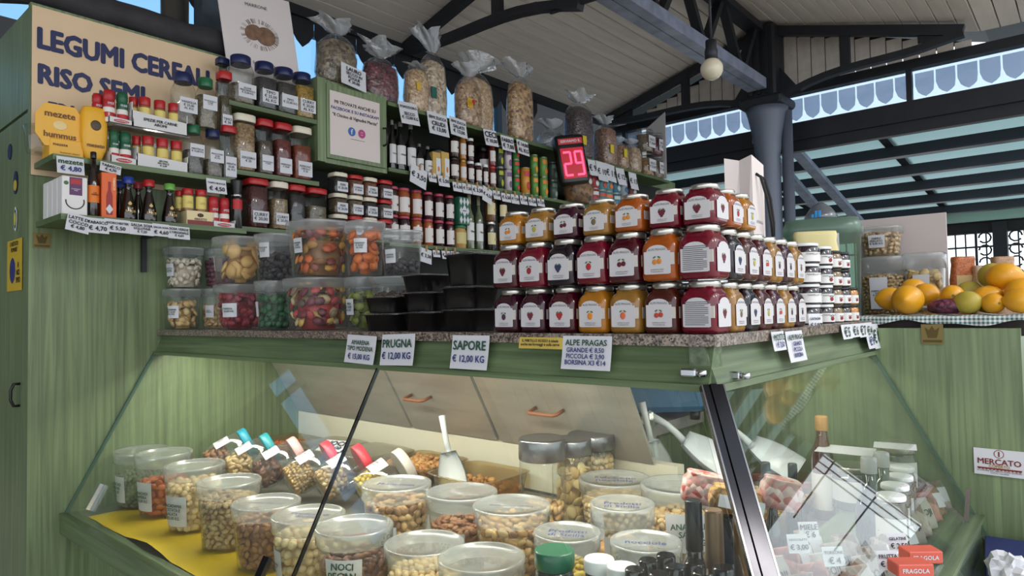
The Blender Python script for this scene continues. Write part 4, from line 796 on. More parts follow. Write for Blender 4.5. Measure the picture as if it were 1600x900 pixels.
for i, (a, b, c, d, ln) in enumerate(((106, 143, 336, 364, ['LATTE DI', 'COCCO', '€ 4,80']), (134, 170, 341, 365, ['TABASCO', '€ 4,70']), (163, 203, 343, 364, ['WORCHESTER', '€ 5,50']), (202, 240, 348, 368, ['SALSA SOIA', 'S/GLUTINE', '€ 7,20']), (238, 264, 350, 370, ['SALSA SOIA', '€ 4,60']), (262, 296, 354, 374, ['SOIA VERDE', "L'ORIGINALE", '€ 4,60']))):
    hang_tag(a, b, c, d, ln, 'white price card hanging from the lower sauce shelf, %s' % ORD[i], -2.893+.002*(i % 2), ink, (.2 if i == 0 else .03))
# spice trays: a white card tray with little jars in it
def spice_tray(px0, px1, py0, py1, z, X, label, text, red=False):
    y, zz, w, h = wb(px0, px1, py0, py1, X, z); t = thing('spice_tray', label, 'tray', (X-.05, y, z), HP)
    MB().box((-w/2, -.05, 0), (w/2, .05, .003)).add([(-w/2, -.05, 0), (w/2, -.05, 0), (w/2, -.05, h*.8), (-w/2, -.05, h), (-w/2, -.047, 0), (w/2, -.047, 0), (w/2, -.047, h*.8), (-w/2, -.047, h)], [(0, 1, 2, 3), (7, 6, 5, 4), (3, 2, 6, 7), (0, 3, 7, 4), (1, 5, 6, 2)]).box((-w/2, -.05, 0), (-w/2+.003, .05, h*1.5)).box((w/2-.003, -.05, 0), (w/2, .05, h*1.3)).box((-w/2, .047, 0), (w/2, .05, h*1.2)).build('tray', tray_card, t)
    if red: MB().lathe([(.5, 0), (.5, .001)], 20, M=Matrix.Translation((0, -.0505, h*.45))@Matrix.Rotation(HP, 4, 'X')@Matrix.Diagonal((w*.62, h*.5, 1, 1)), smooth=False).build('logo', M_('logo_red', (186, 34, 40), .5), t)
    lettering(t, text, w*(.5 if red else .6), h*.5, white_card if red else ink, (0, -.053, h*.45)); return y, w
spice_tray(170, 209, 184, 205, ZA2+.164, X2, 'upper white card tray with red oval mark', ['CANNAMELA'], True); spice_tray(173, 214, 244, 263, ZA2, X2, 'lower white card tray with red oval mark on the upper shelf', ['CANNAMELA'], True)
spice_tray(206, 293, 180, 206, ZA2+.164, X2, 'upper wide white spice tray with slanting front', ['SPEZIE PER CARNE', 'AROMI']); spice_tray(214, 294, 245, 270, ZA2, X2, 'lower wide white spice tray with slanting front', ['AROMA', 'PER PESCE', '€ 2,40'])
# riser boards that carry the upper level
MBs = MB().box((0, 0, 0), (.115, .30, .006)); t = thing('tray_riser', 'thin clear riser between the two levels of spice trays', 'riser', (X2-.115, .985, ZA2+.157)); MBs.build('board', jar_glass, t); MB().box((0, 0, -.157), (.004, .30, 0)).build('back', jar_glass, t)
def mini(px0, px1, py0, py1, X, z, kind, label):
    y, zz, w, h = wb(px0, px1, py0, py1, X, z); r = min(w/2, .022); h = min(h, .135)
    t = thing('spice_shaker', label, 'spice jar', (X-.025, y, z), HP, 'small spice shakers'); top, lab = {'r': ((176, 36, 42), (232, 226, 220)), 'g': ((30, 92, 62), (230, 226, 220)), 'y': ((178, 30, 40), (222, 200, 110))}[kind]
    if kind == 'y':
        link('body', cached(('ms', r, h), lambda: MB().lathe([(r*.95, 0), (r, .003), (r, h*.70), (r*.85, h*.74)], 16).mesh('body', M_('mini_brown', (150, 110, 70), .3, coat=.6))), t); link('label', cached(('msl', r, h), lambda: curved_card(r, -HP-1.4, -HP+1.4, h*.12, h*.66, n=8).mesh('label', M_('mini_lab', lab, .5))), t); link('cap', cached(('msc', r, h), lambda: MB().lathe([(r*.98, h*.73), (r*1.02, h*.75), (r*1.02, h*.98), (r*.95, h)], 16).mesh('cap', red_lid)), t)
        lettering(t, ['Aroma', 'insaporitore'], r*1.2, h*.22, M_('mini_ink', (110, 70, 40)), (0, -r-.0018, h*.36), bold=False)
    else:
        c = M_('mini_'+kind, top, .4)
        link('body', cached(('mt', r, h), lambda: MB().lathe([(r*.95, 0), (r, .002), (r, h*.42), (r*.96, h*.44), (r*.96, h*.46)], 16).mesh('body', M_('mini_white', lab, .5))), t); link('band', cached(('mtb', r, h), lambda: curved_card(r, -HP-1.2, -HP+1.2, h*.14, h*.30, n=8).mesh('band', M_('logo_red', (186, 34, 40), .5))), t)
        link('top', cached(('mtt', r, h, kind), lambda: MB().lathe([(r*.98, h*.46), (r, h*.48), (r, h*.66), (r*.92, h*.68), (r*.92, h*.70), (r, h*.72), (r, h*.92), (r*.9, h*.94), (r*.8, h)], 16).mesh('top', c)), t); lettering(t, ['ERBE' if kind == 'g' else 'SPEZ'], r*1.1, h*.12, white_card, (0, -r-.0015, h*.57))
ZU = ZA2+.168; ZUJ = ZA2+.217
for i, (a, b, c, d, k) in enumerate(((147, 164, 145, 186, 'r'), (163, 184, 139, 188, 'r'), (185, 203, 142, 190, 'g'), (205, 219, 139, 180, 'y'), (218, 241, 134, 185, 'y'), (241, 265, 136, 187, 'y'), (265, 285, 143, 190, 'y'))): mini(a, b, c, d, X2-.006-(.03 if i in (0, 3) else 0), ZU, k, '%s shaker in the upper tray level, %s' % ({'r': 'red banded', 'g': 'green banded', 'y': 'red capped yellow-label'}[k], ORD[i]))
for i, (a, b, c, d, k) in enumerate(((174, 189, 199, 248, 'g'), (190, 208, 202, 249, 'g'), (210, 223, 200, 244, 'y'), (223, 246, 198, 246, 'y'), (247, 267, 200, 248, 'y'), (267, 291, 205, 250, 'y'))): mini(a, b, c, d, X2-.006-(.03 if i == 2 else 0), ZA2+.004, k, '%s shaker in the lower tray level, %s' % ({'g': 'green banded', 'y': 'red capped yellow-label'}[k], ORD[i]))
# refillable spice jars at the right of the upper shelf
pep = (112, 96, 78)
def can(px0, px1, py0, py1, X, z, lidc, content, label, lines, ff=.6, **k):
    y, zz, w, h = wb(px0, px1, py0, py1, X, z); w = min(w*.82, .11); return canister((X-w/2, y, z), HP, w, h, lidc, content, label, lines, ff, 'refill spice jars', **k)
can(272, 314, 111, 195, X2, ZUJ, blue_lid, pep, 'clear spice jar with blue cap on the upper tray level', ['VANIGLIA', '€ 25,00', 'AL KG'], .3, lab=(.22, .5), e=3.5, lidh=.18, neck=.68)
can(310, 344, 120, 200, X2+.004, ZUJ, green_lid, (136, 120, 92), 'clear spice jar with green cap on the upper tray level', ['DRAGONCELLO', '€ 35,00', 'AL KG'], .8, lab=(.36, .64), e=3.5, lidh=.17, neck=.68)
can(343, 366, 111, 197, X2-.02, ZUJ, red_lid, (92, 84, 56), 'tall spice jar with red lid on the upper tray level', ['TIMO', '€ 30'], .7, lab=(.1, .3))
can(290, 324, 193, 274, X2, ZA2, green_lid, (92, 88, 82), 'clear spice jar with green cap on the shelf beside the lower tray', ['MENTELLA', '€ 15,00 KG'], .6, lab=(.35, .6), e=3.5, lidh=.17, neck=.68)
can(322, 354, 200, 281, X2, ZA2, blue_lid, (120, 108, 92), 'clear spice jar with blue cap near the end of the upper shelf', ['FINOCCHIO', '25,00', 'AL KG'], .45, lab=(.3, .56), e=3.5, lidh=.17, neck=.68)
can(347, 373, 196, 283, X2-.004, ZA2, red_lid, (96, 92, 80), 'tall spice jar with red lid and MENTA label at the shelf end', ['MENTA', '30,00', 'AL KG'], .6, lab=(.05, .42))
# lower shelf: cartons, sauces, pepper
for i, (a, b) in enumerate(((97, 137), (86, 126), (77, 116), (70, 108))):
    y, zz, w, h = wb(97, 137, 276, 336, X3, ZA3); t = thing('milk_carton', 'white coconut milk carton, %s in the row' % ('front', 'second', 'third', 'rearmost')[i], 'carton', (X3-.03-.062*i, y, ZA3), HP, 'coconut milk cartons')
    o = MB().bevbox((-w/2, -.03, 0), (w/2, .03, h), .003).build('box', M_('carton_white', (226, 224, 222), .5), t)
    if i == 0:
        MB().box((-w*.22, -.0312, h*.52), (w*.28, -.0302, h*.98)).build('panel', M_('carton_purple', (92, 44, 96), .5), o); MB().box((-w*.18, -.0318, h*.80), (w*.24, -.0312, h*.94)).build('band', M_('carton_red', (170, 40, 48), .5), o); lettering(o, ['COCONUT', 'MILK'], w*.36, h*.2, white_card, (w*.03, -.0325, h*.66))
        m = MB(); m.tube([(w*.36*math.cos(a), -.031, h*.36+w*.34*math.sin(a)) for a in np.linspace(PI*.95, 2.1*PI, 14)], .0022, 6); m.build('coconut_picture', M_('coco_brown', (70, 46, 40), .6), o); MB().ell((-w*.35, -.031, h*.82), (.008, .001, .008), lvl=1).build('leaf_picture', M_('print_leaf', (120, 160, 60), .5), o)
dark_glass = mat('sauce_glass', (26, 16, 14), .1, coat=.9); wine_glass = mat('wine_glass', (18, 20, 20), .08, coat=1)
PW = [(.9, 0), (1, .02), (1, .55), (.9, .62), (.5, .72), (.42, .92)]
y, zz, w, h = wb(138, 159, 236, 339, X3, ZA3); bottle((X3-.02, y, ZA3), HP, .021, h, [(.9, 0), (1, .02), (1, .52), (.8, .62), (.5, .72), (.46, .93)], dark_glass, blackm, 'dark worcester sauce bottle with orange label', (222, 120, 40), (.22, .48), lines=['LEA', 'PERRINS'])
y, zz, w, h = wb(158, 185, 270, 342, X3+.01, ZA3); t = thing('sauce_box', 'orange pepper sauce carton with bottle picture', 'carton', (X3-.015, y, ZA3), HP-.1); w = .052
o = MB().bevbox((-w/2, -.026, 0), (w/2, .026, h), .002).build('box', M_('tabasco_orange', (222, 98, 40), .5), t); MB().prism([(-.010, .012), (.012, .012), (.012, h*.5), (.006, h*.62), (.006, h*.8), (-.004, h*.8), (-.004, h*.62), (-.010, h*.5)], (0, -.0262, 0), (1, 0, 0), (0, 0, 1), .0006).build('bottle_picture', M_('tab_red', (150, 30, 28), .5), o); MB().prism([(0, .012), (.013, .03), (0, .05), (-.013, .03)], (.001, -.027, .004), (1, 0, 0), (0, 0, 1), .0005).build('diamond', white_card, o); l = lettering(o, ['TABASCO'], .05, .012, M_('tab_cream', (240, 220, 170)), (.017, -.0272, h*.76)); l.rotation_euler = (0, HP, 0)
SOY = [(.94, 0), (1, .03), (.98, .2), (.66, .52), (.40, .70), (.36, .80), (.46, .82), (.46, .86)]
gold = M_('gold_print', (206, 170, 100), .4)
for (a, b, c, d, cm, nm, X) in ((188, 220, 275, 346, M_('soy_blue', (34, 60, 150), .35), 'blue', X3), (221, 253, 280, 350, red_lid, 'red', X3), (254, 285, 286, 353, M_('soy_green', (104, 168, 70), .35), 'green', X3), (211, 228, 284, 345, M_('soy_red2', (150, 40, 50), .35), 'dark red', X3-.075), (186, 196, 282, 340, M_('soy_blue', (34, 60, 150)), 'pale blue', X3-.075)):
    y, zz, w, h = wb(a, b, c, d, X, ZA3); r = .031 if X == X3 else .026
    t = bottle((X-r, y, ZA3), HP, r, h, SOY, dark_glass, cm, 'flared soy sauce bottle with %s cap on the lower shelf' % nm, capz=.84, caps=(1.5, 1.45), group='soy sauce bottles')
    if X == X3: lettering(t, ['SOY', 'SAUCE', '___'], r*1.2, h*.2, gold, (0, -r*.99, h*.2)).rotation_euler = (-.25, 0, 0); m = MB().prism([(0, .01), (.008, 0), (0, -.01), (-.008, 0)], (0, -r*.80, h*.38), (1, 0, 0), (0, -.0, 1), .0008); m.build('emblem', gold, t)
y, zz, w, h = wb(292, 334, 330, 357, X3, ZA3); t = thing('spice_box', 'cream spice carton with dark red pattern under the red-capped shakers', 'carton', (X3-.04, y, ZA3), HP); o = MB().bevbox((-w/2, -.04, 0), (w/2, .04, h), .002).build('box', M_('cream_box', (224, 204, 158), .5), t)
MB().box((-w*.48, -.0405, h*.04), (w*.48, -.0401, h*.36)).build('pattern', M_('box_maroon', (128, 44, 44), .5), o); MB().ell((0, -.0405, h*.72), (w*.12, .001, h*.14), lvl=1).build('nutmeg_picture', M_('nutmeg', (70, 36, 30)), o); lettering(o, ['ARIOSTO'], w*.5, h*.14, ink, (0, -.0412, h*.45))
for i, (a, b, c, d) in enumerate(((278, 290, 297, 331), (286, 308, 294, 331), (307, 328, 296, 333))): mini(a, b, c, d, X3-.012-(.03 if i == 0 else 0), ZA3+h+.001, 'y', 'red capped yellow-label shaker on the cream carton, %s' % ORD[i])
yt, wt = spice_tray(333, 368, 346, 359, ZA3, X3, 'small white card tray with red oval mark on the lower shelf', ['CANNAMELA'], True)
for i, (a, b, c, d) in enumerate(((328, 346, 303, 350), (345, 363, 305, 351))): mini(a, b, c, d, X3-.006, ZA3+.004, 'r', 'red banded shaker in the tray on the lower shelf, %s' % ('left', 'right')[i])
y, zz, w, h = wb(362, 387, 280, 353, X3, ZA3); t = thing('pepper_mill', 'black pepper grinder with red label on the lower shelf', 'pepper mill', (X3-.03, y, ZA3), HP); r = .024
MB().lathe([(r*.9, 0), (r, .004), (r*.86, h*.36), (r*.95, h*.40), (r*.95, h*.62), (r*.9, h*.64)], 20).build('body', mat('peppercorns', (30, 26, 26), .3, noise=.5, scale=160, coat=.7), t); MB().lathe([(r*.92, h*.64), (r*.92, h*.72), (r*.86, h*.74), (r*1.1, h*.97), (r*1.05, h)], 20).build('grinder_head', blackm, t); curved_card(r*.97, -HP-1.2, -HP+1.2, h*.40, h*.60).build('label', M_('logo_red', (186, 34, 40)), t); MB().lathe([(r*.95, h*.65), (r*.95, h*.72)], 20).build('ring', chrome, t)
# ---- unit B
for i, (a, b, c, d, con, ln, ff) in enumerate(((361, 408, 84, 163, (126, 112, 92), ['ALGHE', 'PREZZEMOLO', '€ 22,00 KG'], .5), (402, 440, 95, 172, (60, 60, 62), ['TIMO', '€ 25,00', 'AL KG'], .8), (432, 471, 104, 179, (70, 66, 64), ['TIMO', '€ 25,00 KG'], .8), (462, 498, 112, 188, (190, 150, 66), ['CURRY', '€ 20,00', 'AL KG'], .85))):
    t = can(a, b, c, d, XS+.002, ZB1, blue_lid, con, 'spice jar with dark blue lid on the top shelf, %s' % ORD[i], ln, ff, lab=(.12, .40), e=3.6, lidh=.17, neck=.74)
    if i in (1, 2):
        w = .08; MB().box((-.030, -.0415, .075), (-.002, -.0405, .11)).build('sticker', M_('lime_sticker', (140, 190, 60)), t, (0, .004, 0))
can(341, 362, 90, 150, XS-.10, ZB1, blue_lid, (120, 112, 100), 'half hidden spice jar with dark blue lid behind the red lid', None)
for i, (a, b, c, d, lc, con, ln, ff) in enumerate(((367, 405, 178, 263, cream_lid, (186, 150, 110), ['ZENZERO', '€ 20'], .97), (404, 431, 186, 268, red_lid, (96, 76, 62), ['NOCE MOSC.', '€ 28,00'], .7), (431, 460, 192, 275, red_lid, (126, 44, 38), ['PEPERONC.', '€ 30,00'], .8), (459, 492, 198, 279, cream_lid, (146, 60, 34), ['PEPERONC.', 'CREOLO', '€ 30'], .75))):
    can(a, b, c, d, XS+.002, ZB2, lc, con, 'tall square spice canister with %s lid, %s on the second shelf' % ('cream' if lc is cream_lid else 'red', ORD[i]), ln, ff, lab=(.06, .34))
Z3 = 1.925
for i, (a, b, c, d, lc, con, ff) in enumerate(((387, 425, 279, 355, red_lid, (92, 34, 32), .97), (425, 455, 284, 356, cream_lid, (172, 142, 104), .75), (453, 482, 289, 358, red_lid, (46, 38, 44), .9), (482, 516, 294, 360, red_lid, (124, 112, 84), .7))):
    can(a, b, c, d, XS+.004, Z3, lc, con, 'spice canister with %s lid behind the dried fruit tubs, %s' % ('cream' if lc is cream_lid else 'red', ORD[i]), ['CURRY', '€ 20,00'] if i < 2 else None, ff, lab=(.1, .34))
rows = [[(514, 541, cream_lid, (120, 100, 78)), (541, 563, cream_lid, (136, 120, 96)), (562, 586, cream_lid, (54, 40, 34)), (586, 611, red_lid, (120, 110, 100))]]
zr3 = [Z3, Z3+.112, Z3+.224]
cols = [(492, 518, 537), (535, 541, 560), (560, 562, 586), (584, 586, 611)]
lc3 = [[cream_lid, red_lid, cream_lid, red_lid], [cream_lid, cream_lid, cream_lid, red_lid], [cream_lid, red_lid, cream_lid, red_lid]]
cn3 = [[(70, 60, 54), (126, 80, 50), (90, 70, 52), (110, 60, 44)], [(120, 100, 78), (136, 120, 96), (54, 40, 34), (120, 110, 100)], [(60, 56, 58), (150, 92, 66), (150, 90, 60), (96, 62, 58)]]
for j in range(3):
    for i, (a, b) in enumerate(((514, 541), (541, 563), (563, 586), (586, 611))):
        y = y_on((a+b)/2, XS-.04, zr3[j]+.05)
        canister((XS-.04, y, zr3[j]), HP, .082, .110, lc3[j][i], cn3[j][i], 'short spice jar with %s lid, %s in the %s layer below the notice cabinet' % ('cream' if lc3[j][i] is cream_lid else 'red', ('first', 'second', 'third', 'fourth')[i], ('bottom', 'middle', 'top')[j]), [('PEPE', 'CUMINO', 'CHILI', 'PAPRIKA')[i], '€ 20,00'], .95, 'short stacked spice jars', lab=(.08, .55), lidh=.2)
# poster and leaf bag on top
t = thing('chestnut_poster', 'white poster with a drawn chestnut leaning on top of the shelves', 'poster', (-3.15, y_on(424, -3.15, 2.85), 2.52), HP); t.rotation_euler = (-.10, -.09, HP)
w, h = .40, .66; MB().box((-w/2, 0, 0), (w/2, .006, h)).build('board', M_('poster_white', (226, 216, 214), .6), t); o = MB(); o.ell((-.035, -.001, h*.665), (.05, .002, .04), Matrix.Rotation(-.6, 4, 'Y'), 2); o.ell((.03, -.002, h*.65), (.055, .002, .05), Matrix.Rotation(-.3, 4, 'Y'), 2)
o.build('chestnut_picture', M_('chestnut', (132, 100, 78), .6, noise=.4, scale=30), t); m = MB(); rn = random.Random(5)
for k in range(110): a = rn.uniform(0, 2*PI); r0 = .088; x, zz = r0*math.cos(a), h*.655+.066*math.sin(a); m.bar((x*.9, -.001, h*.655+(zz-h*.655)*.9), (x*1.2, -.001, h*.655+(zz-h*.655)*1.25), .0008, .0012, up=(0, 1, 0))
o = m.build('husk_spines', M_('husk', (110, 92, 76), .7), t); o['kind'] = 'stuff'; lettering(t, ['Frutto Fresco'], .12, .03, ink, (0, -.002, h*.42), bold=False); lettering(t, ['MARRONE'], .12, .03, ink, (0, -.002, h*.885), bold=False)
seed_bag((XS-.12, y_on(529, XS-.1, 2.85), 2.745), HP, .22, .16, .36, grains('leaves_dry', (150, 134, 106), (78, 66, 48), 45), 'clear bag of dried leaves on top of the notice cabinet', .74, .9, 3)
hang_tag(533, 572, 105, 140, ['LAURO', 'SECCO IN', 'FOGLIE', '€ 20,00'], 'price card leaning on the bag of dried leaves', XS+.002, ink, .12)
# ---- long shelves: bags on top
BG = [(575, 645, 70, 165, (122, 50, 58), (58, 20, 30), 34, 'dark red dried tomatoes', None), (640, 682, 96, 174, (236, 206, 164), (170, 130, 90), 85, 'pale small seeds', ((210, 170, 50), .03, .05, .12)), (672, 722, 56, 188, (240, 220, 190), (150, 122, 92), 62, 'pumpkin seeds with green sticker', ((26, 96, 84), .045, .07, .13)), (718, 764, 104, 201, (214, 180, 140), (122, 84, 54), 60, 'brown nuts with yellow and red sticker', ((214, 168, 40), .05, .06, .11)), (742, 806, 88, 214, (236, 206, 166), (176, 138, 98), 80, 'pale fine grain, the widest'), (800, 846, 105, 225, (220, 180, 126), (112, 74, 42), 48, 'tan pistachios')]
for i, b in enumerate(BG):
    a, c, y0, y1, c1, c2, scl, d = b[:8]; st = b[8] if len(b) > 8 else None
    y, zz, w, h = wb(a, c, y0, y1, XS+.0, ZC1); w = min(w*.72, .30)
    t = seed_bag((XS-(.10, .065, .13, .06, .185, .065)[i], y, ZC1), HP, w, .115, h, grains('bag_%d' % i, c1, c2, scl), 'knotted clear bag of %s on the top shelf' % d, (.74, .86, .74, .74, .78, .80)[i], (1.2, .5, 1.2, .9, 1.2, 1.0)[i], i+1, st)
    if st and i == 3: MB().lathe([(.5, 0), (.5, .001)], 14, M=Matrix.Translation((-w*.22, -.092, .14))@Matrix.Rotation(HP, 4, 'X')@Matrix.Diagonal((.03, .03, 1, 1)), smooth=False).build('sticker_ring', M_('logo_red', (186, 34, 40)), t)
y = y_on(866, XS-.05, 2.8); seed_bag((XS-.08, y, ZC1+.0), HP, .22, .16, .22, bag_film, 'empty crumpled clear bag on the top shelf beside the counter display', .6, .8, 4)
for i, (px, y1, hh, w, c1, c2, d) in enumerate(((905, 0, .46, .24, (86, 66, 66), (52, 38, 42), 'dark brown beans, tall'), (946, 0, .36, .18, (168, 130, 104), (120, 84, 66), 'brown almonds'), (966, 0, .24, .13, (190, 150, 110), (140, 100, 70), 'small hazelnuts'), (986, 0, .26, .15, (206, 180, 146), (160, 128, 96), 'pale beans'))):
    seed_bag((XS-.10, y_on(px, XS-.1, 2.85), ZC1), HP, w*1.1, .18, hh*1.15, grains('bagr_%d' % i, c1, c2, 55), 'knotted clear bag of %s on the far half of the top shelf' % d, .8, .9, i+2, ((214, 190, 40), .05, .07, .1) if i < 3 else None)
for i, (px, j, c) in enumerate(((1008, 0, (180, 140, 100)), (1008, 1, (150, 130, 110)), (1024, 0, (150, 130, 110)), (1024, 1, (120, 40, 60)))):
    canister((XS-.06, y_on(px, XS-.06, 2.8), ZC1+j*.215), HP, .15, .21, jar_glass, c, 'clear tub at the far end of the top shelf, %s of the %s pair' % (('lower', 'upper')[j], ('left', 'right')[i//2]), ['NOCI', '€ 20,00'], .9, 'far end tubs', e=2.2, lab=(.2, .7), cat='tub')
t = thing('grey_board', 'pale grey board standing at the far end of the top shelf', 'board', (XS-.16, 5.62, ZC1)); MB().prism([(0, 0), (.20, 0), (.20, .62), (0, .50)], (0, 0, 0), (1, 0, 0), (0, 0, 1), .01).build('board', M_('pale_board', (176, 172, 172), .6), t)
for i, (a, b, c, d, ln) in enumerate(((622, 651, 160, 196, ['POMODORO', 'SECCO', '€ 12,00 KG']), (667, 698, 177, 213, ['SEMI ZUCCA', 'CRUDI', '€ 13,00']), (702, 728, 185, 215, ['SEMI ZUCCA', 'SALATI', '€ 13,00']), (755, 775, 203, 229, ['CECI', '€ 10,00']), (782, 802, 213, 237, ['FARRO', '€ 7,00']), (807, 825, 220, 243, ['€ 14,00', 'AL KG']), (918, 930, 250, 275, ['€ 9']), (931, 946, 253, 284, ['€ 10']), (945, 960, 257, 285, ['€ 11']), (962, 975, 263, 290, ['€ 12']), (982, 994, 270, 297, ['€ 13']))):
    hang_tag(a, b, c, d, ln, 'white price card clipped to the top shelf edge, %s' % ORD[i], XS+.012, ink, .05*((i % 3)-1))
for i, (a, b, c, d) in enumerate(((643, 669, 262, 294), (669, 681, 270, 285), (684, 701, 275, 292), (707, 721, 285, 300), (722, 736, 287, 303), (737, 754, 290, 306), (755, 770, 294, 319), (770, 781, 298, 312), (783, 797, 302, 316), (798, 810, 304, 319), (812, 823, 306, 320), (825, 837, 309, 322), (839, 850, 311, 323))):
    hang_tag(a, b, c, d, ['€ %d,50' % (3+i % 5)], 'price card pegged to the middle shelf edge, %s' % ORD[i], XS+.012, ink, (.3 if i in (0, 6) else 0), clip=True)
for i, (a, b, c, d) in enumerate(((657, 675, 389, 412), (676, 687, 391, 402), (690, 703, 392, 405), (704, 717, 393, 405))):
    hang_tag(a, b, c, d, ['€ 3,50'], 'price card pegged to the lower shelf edge, %s' % ORD[i], XS+.012, ink, .2 if i == 0 else 0, clip=True)
# ---- middle shelf
WINE = [(.94, 0), (1, .02), (1, .52), (.9, .60), (.40, .74), (.36, .93)]
for i, (a, b, c, X) in enumerate(((606, 619, 188, XS-.03), (617, 634, 191, XS-.03), (633, 650, 195, XS-.03), (612, 624, 194, XS-.12), (648, 662, 225, XS-.03), (661, 675, 229, XS-.03))):
    y, zz, w, h = wb(a, b, c, 262, X, ZC2); r = rw(a, b, X, ZC2+.1)*.98; bottle((X-r*0, y, ZC2), HP, r, h, WINE, wine_glass, M_('grey_cap', (120, 116, 112), .4), 'dark syrup bottle with white label on the middle shelf, %s' % ORD[i], (214, 212, 212), (.12, .50), 'dark syrup bottles', lines=['❦'] if False else ['MORA'], capz=.90)
for i, (a, b) in enumerate(((675, 687), (688, 701))):
    y, zz, w, h = wb(a, b, 240, 275, XS-.02, ZC2); t = thing('sauce_pack', 'flat yellow mustard pack with blue and orange print, %s' % ('left', 'right')[i], 'food pack', (XS-.03, y, ZC2), HP); w = .065; o = MB().bevbox((-w/2, -.02, 0), (w/2, .02, h*1.05), .003).build('box', M_('mustard', (196, 160, 84), .5), t); MB().box((-w*.1, -.0212, h*.1), (w*.48, -.0204, h*.8)).build('panel', M_('pale_panel', (214, 216, 222), .5), o); MB().ell((w*.2, -.0215, h*.35), (w*.14, .001, h*.12), lvl=1).build('picture', M_('print_apri', (206, 130, 50)), o)
round_jar((XS-.12, y_on(682, XS-.12, 2.45), ZC2), HP, .055, .20, (60, 56, 54), blackm, 'large dark jar behind the mustard packs', lab=(70, 68, 68))
k = 0
for (a, b, lv, bd, lm) in ((701, 717, 2, (46, 22, 24), blackm), (717, 729, 2, (176, 116, 50), M_('gold_lid', (170, 130, 60), .35, metal=.6)), (729, 741, 2, (56, 22, 26), white_lid), (741, 753, 1, (60, 24, 30), white_lid), (748, 764, 0, (40, 22, 26), blackm), (753, 763, 1, (44, 24, 28), white_lid), (763, 775, 2, (110, 44, 34), red_lid)):
    X = XS-.035; r = rw(a, b, X, ZC2+.1)*.97; y = y_on((a+b)/2, X, ZC2+.1); hh = .150
    for j in range(2 if lv == 2 else 1):
        if lv == 0: X2_ = XS-.13; round_jar((X2_, y_on((a+b)/2, X2_, 2.45), ZC2), HP, .06, .30, bd, lm, 'taller dark jar standing behind the short preserve jars'); continue
        round_jar((X, y, ZC2+j*hh), HP, r, hh-.002, bd, lm, '%s preserve jar with white label, %s stack along the middle shelf' % (('lower', 'upper')[j] if lv == 2 else 'single', ('first', 'second', 'third', 'fourth', 'fifth', 'sixth', 'seventh')[k]), 'preserve jars on the middle shelf', lab=(220, 214, 210), dot=('plum', 'apri', 'grape', 'cherry', 'plum', 'blue', 'peach')[k], lidh=.12)
    k += 1
CANC = [((50, 60, 50), (170, 176, 40)), ((206, 196, 200), (120, 84, 130)), ((60, 130, 60), (214, 60, 50)), ((216, 150, 60), (190, 60, 60)), ((96, 150, 72), (222, 150, 50)), ((110, 160, 80), (226, 130, 40)), ((80, 96, 84), (130, 150, 140))]
def tin(loc, r, h, c1, c2, label, group):
    t = thing('food_tin', label, 'tin', loc, HP, group); link('body', cached(('tin', r, h, c1), lambda: MB().lathe([(r, .003), (r, h-.003)], 20).mesh('body', M_('tin_%d_%d_%d' % c1, c1, .4))), t); link('rim', cached(('tinr', r, h), lambda: MB().lathe([(r, h-.005), (r*1.02, h-.004), (r*1.02, h), (r*.95, h-.001)], 20).mesh('rim', silver)), t); link('base_rim', cached(('tinq', r, h), lambda: MB().lathe([(r*1.02, 0), (r*1.02, .004), (r, .005)], 20).mesh('base_rim', silver)), t)
    link('band', cached(('tinb', r, h, c2), lambda: curved_card(r, -HP-1.0, -HP+1.0, h*.655, h*.85, n=8).mesh('band', M_('tinb_%d_%d_%d' % c2, c2, .45))), t); link('picture', cached(('tinp', r, h, c2), lambda: MB().ell((0, -r*.98, h*.3), (r*.5, r*.12, h*.17), lvl=1).mesh('picture', M_('tinb_%d_%d_%d' % c2, c2))), t)
for i, (a, b, n, hh) in enumerate(((775, 787, 2, .15), (787, 800, 2, .15), (800, 812, 3, .115), (812, 828, 1, .19), (828, 841, 2, .15), (842, 856, 2, .15), (857, 871, 2, .14))):
    X = XS-.035; r = rw(a, b, X, 2.45)*.96; y = y_on((a+b)/2, X, 2.45)
    for j in range(n): tin((X, y, ZC2+j*hh), r, hh-.001, *CANC[i], label='%s tin in coloured stack %s on the middle shelf' % (('lowest', 'second', 'third')[j], ('one', 'two', 'three', 'four', 'five', 'six', 'seven')[i]), group='food tins on the middle shelf')
for i, (px, c1, c2) in enumerate(((915, (120, 50, 60), (210, 210, 205)), (926, (170, 60, 66), (220, 220, 215)), (938, (86, 140, 150), (200, 80, 60)), (948, (96, 150, 156), (220, 120, 60)), (960, (70, 120, 140), (190, 200, 200)), (972, (150, 160, 170), (70, 110, 150)), (985, (120, 70, 70), (200, 190, 190)))):
    for j in range(2): tin((XS-.05, y_on(px, XS-.05, 2.45), ZC2+j*.15), .05, .149, c1, c2, '%s tin on the far middle shelf, %s' % (('lower', 'upper')[j], ORD[i]), 'tins on the far middle shelf')
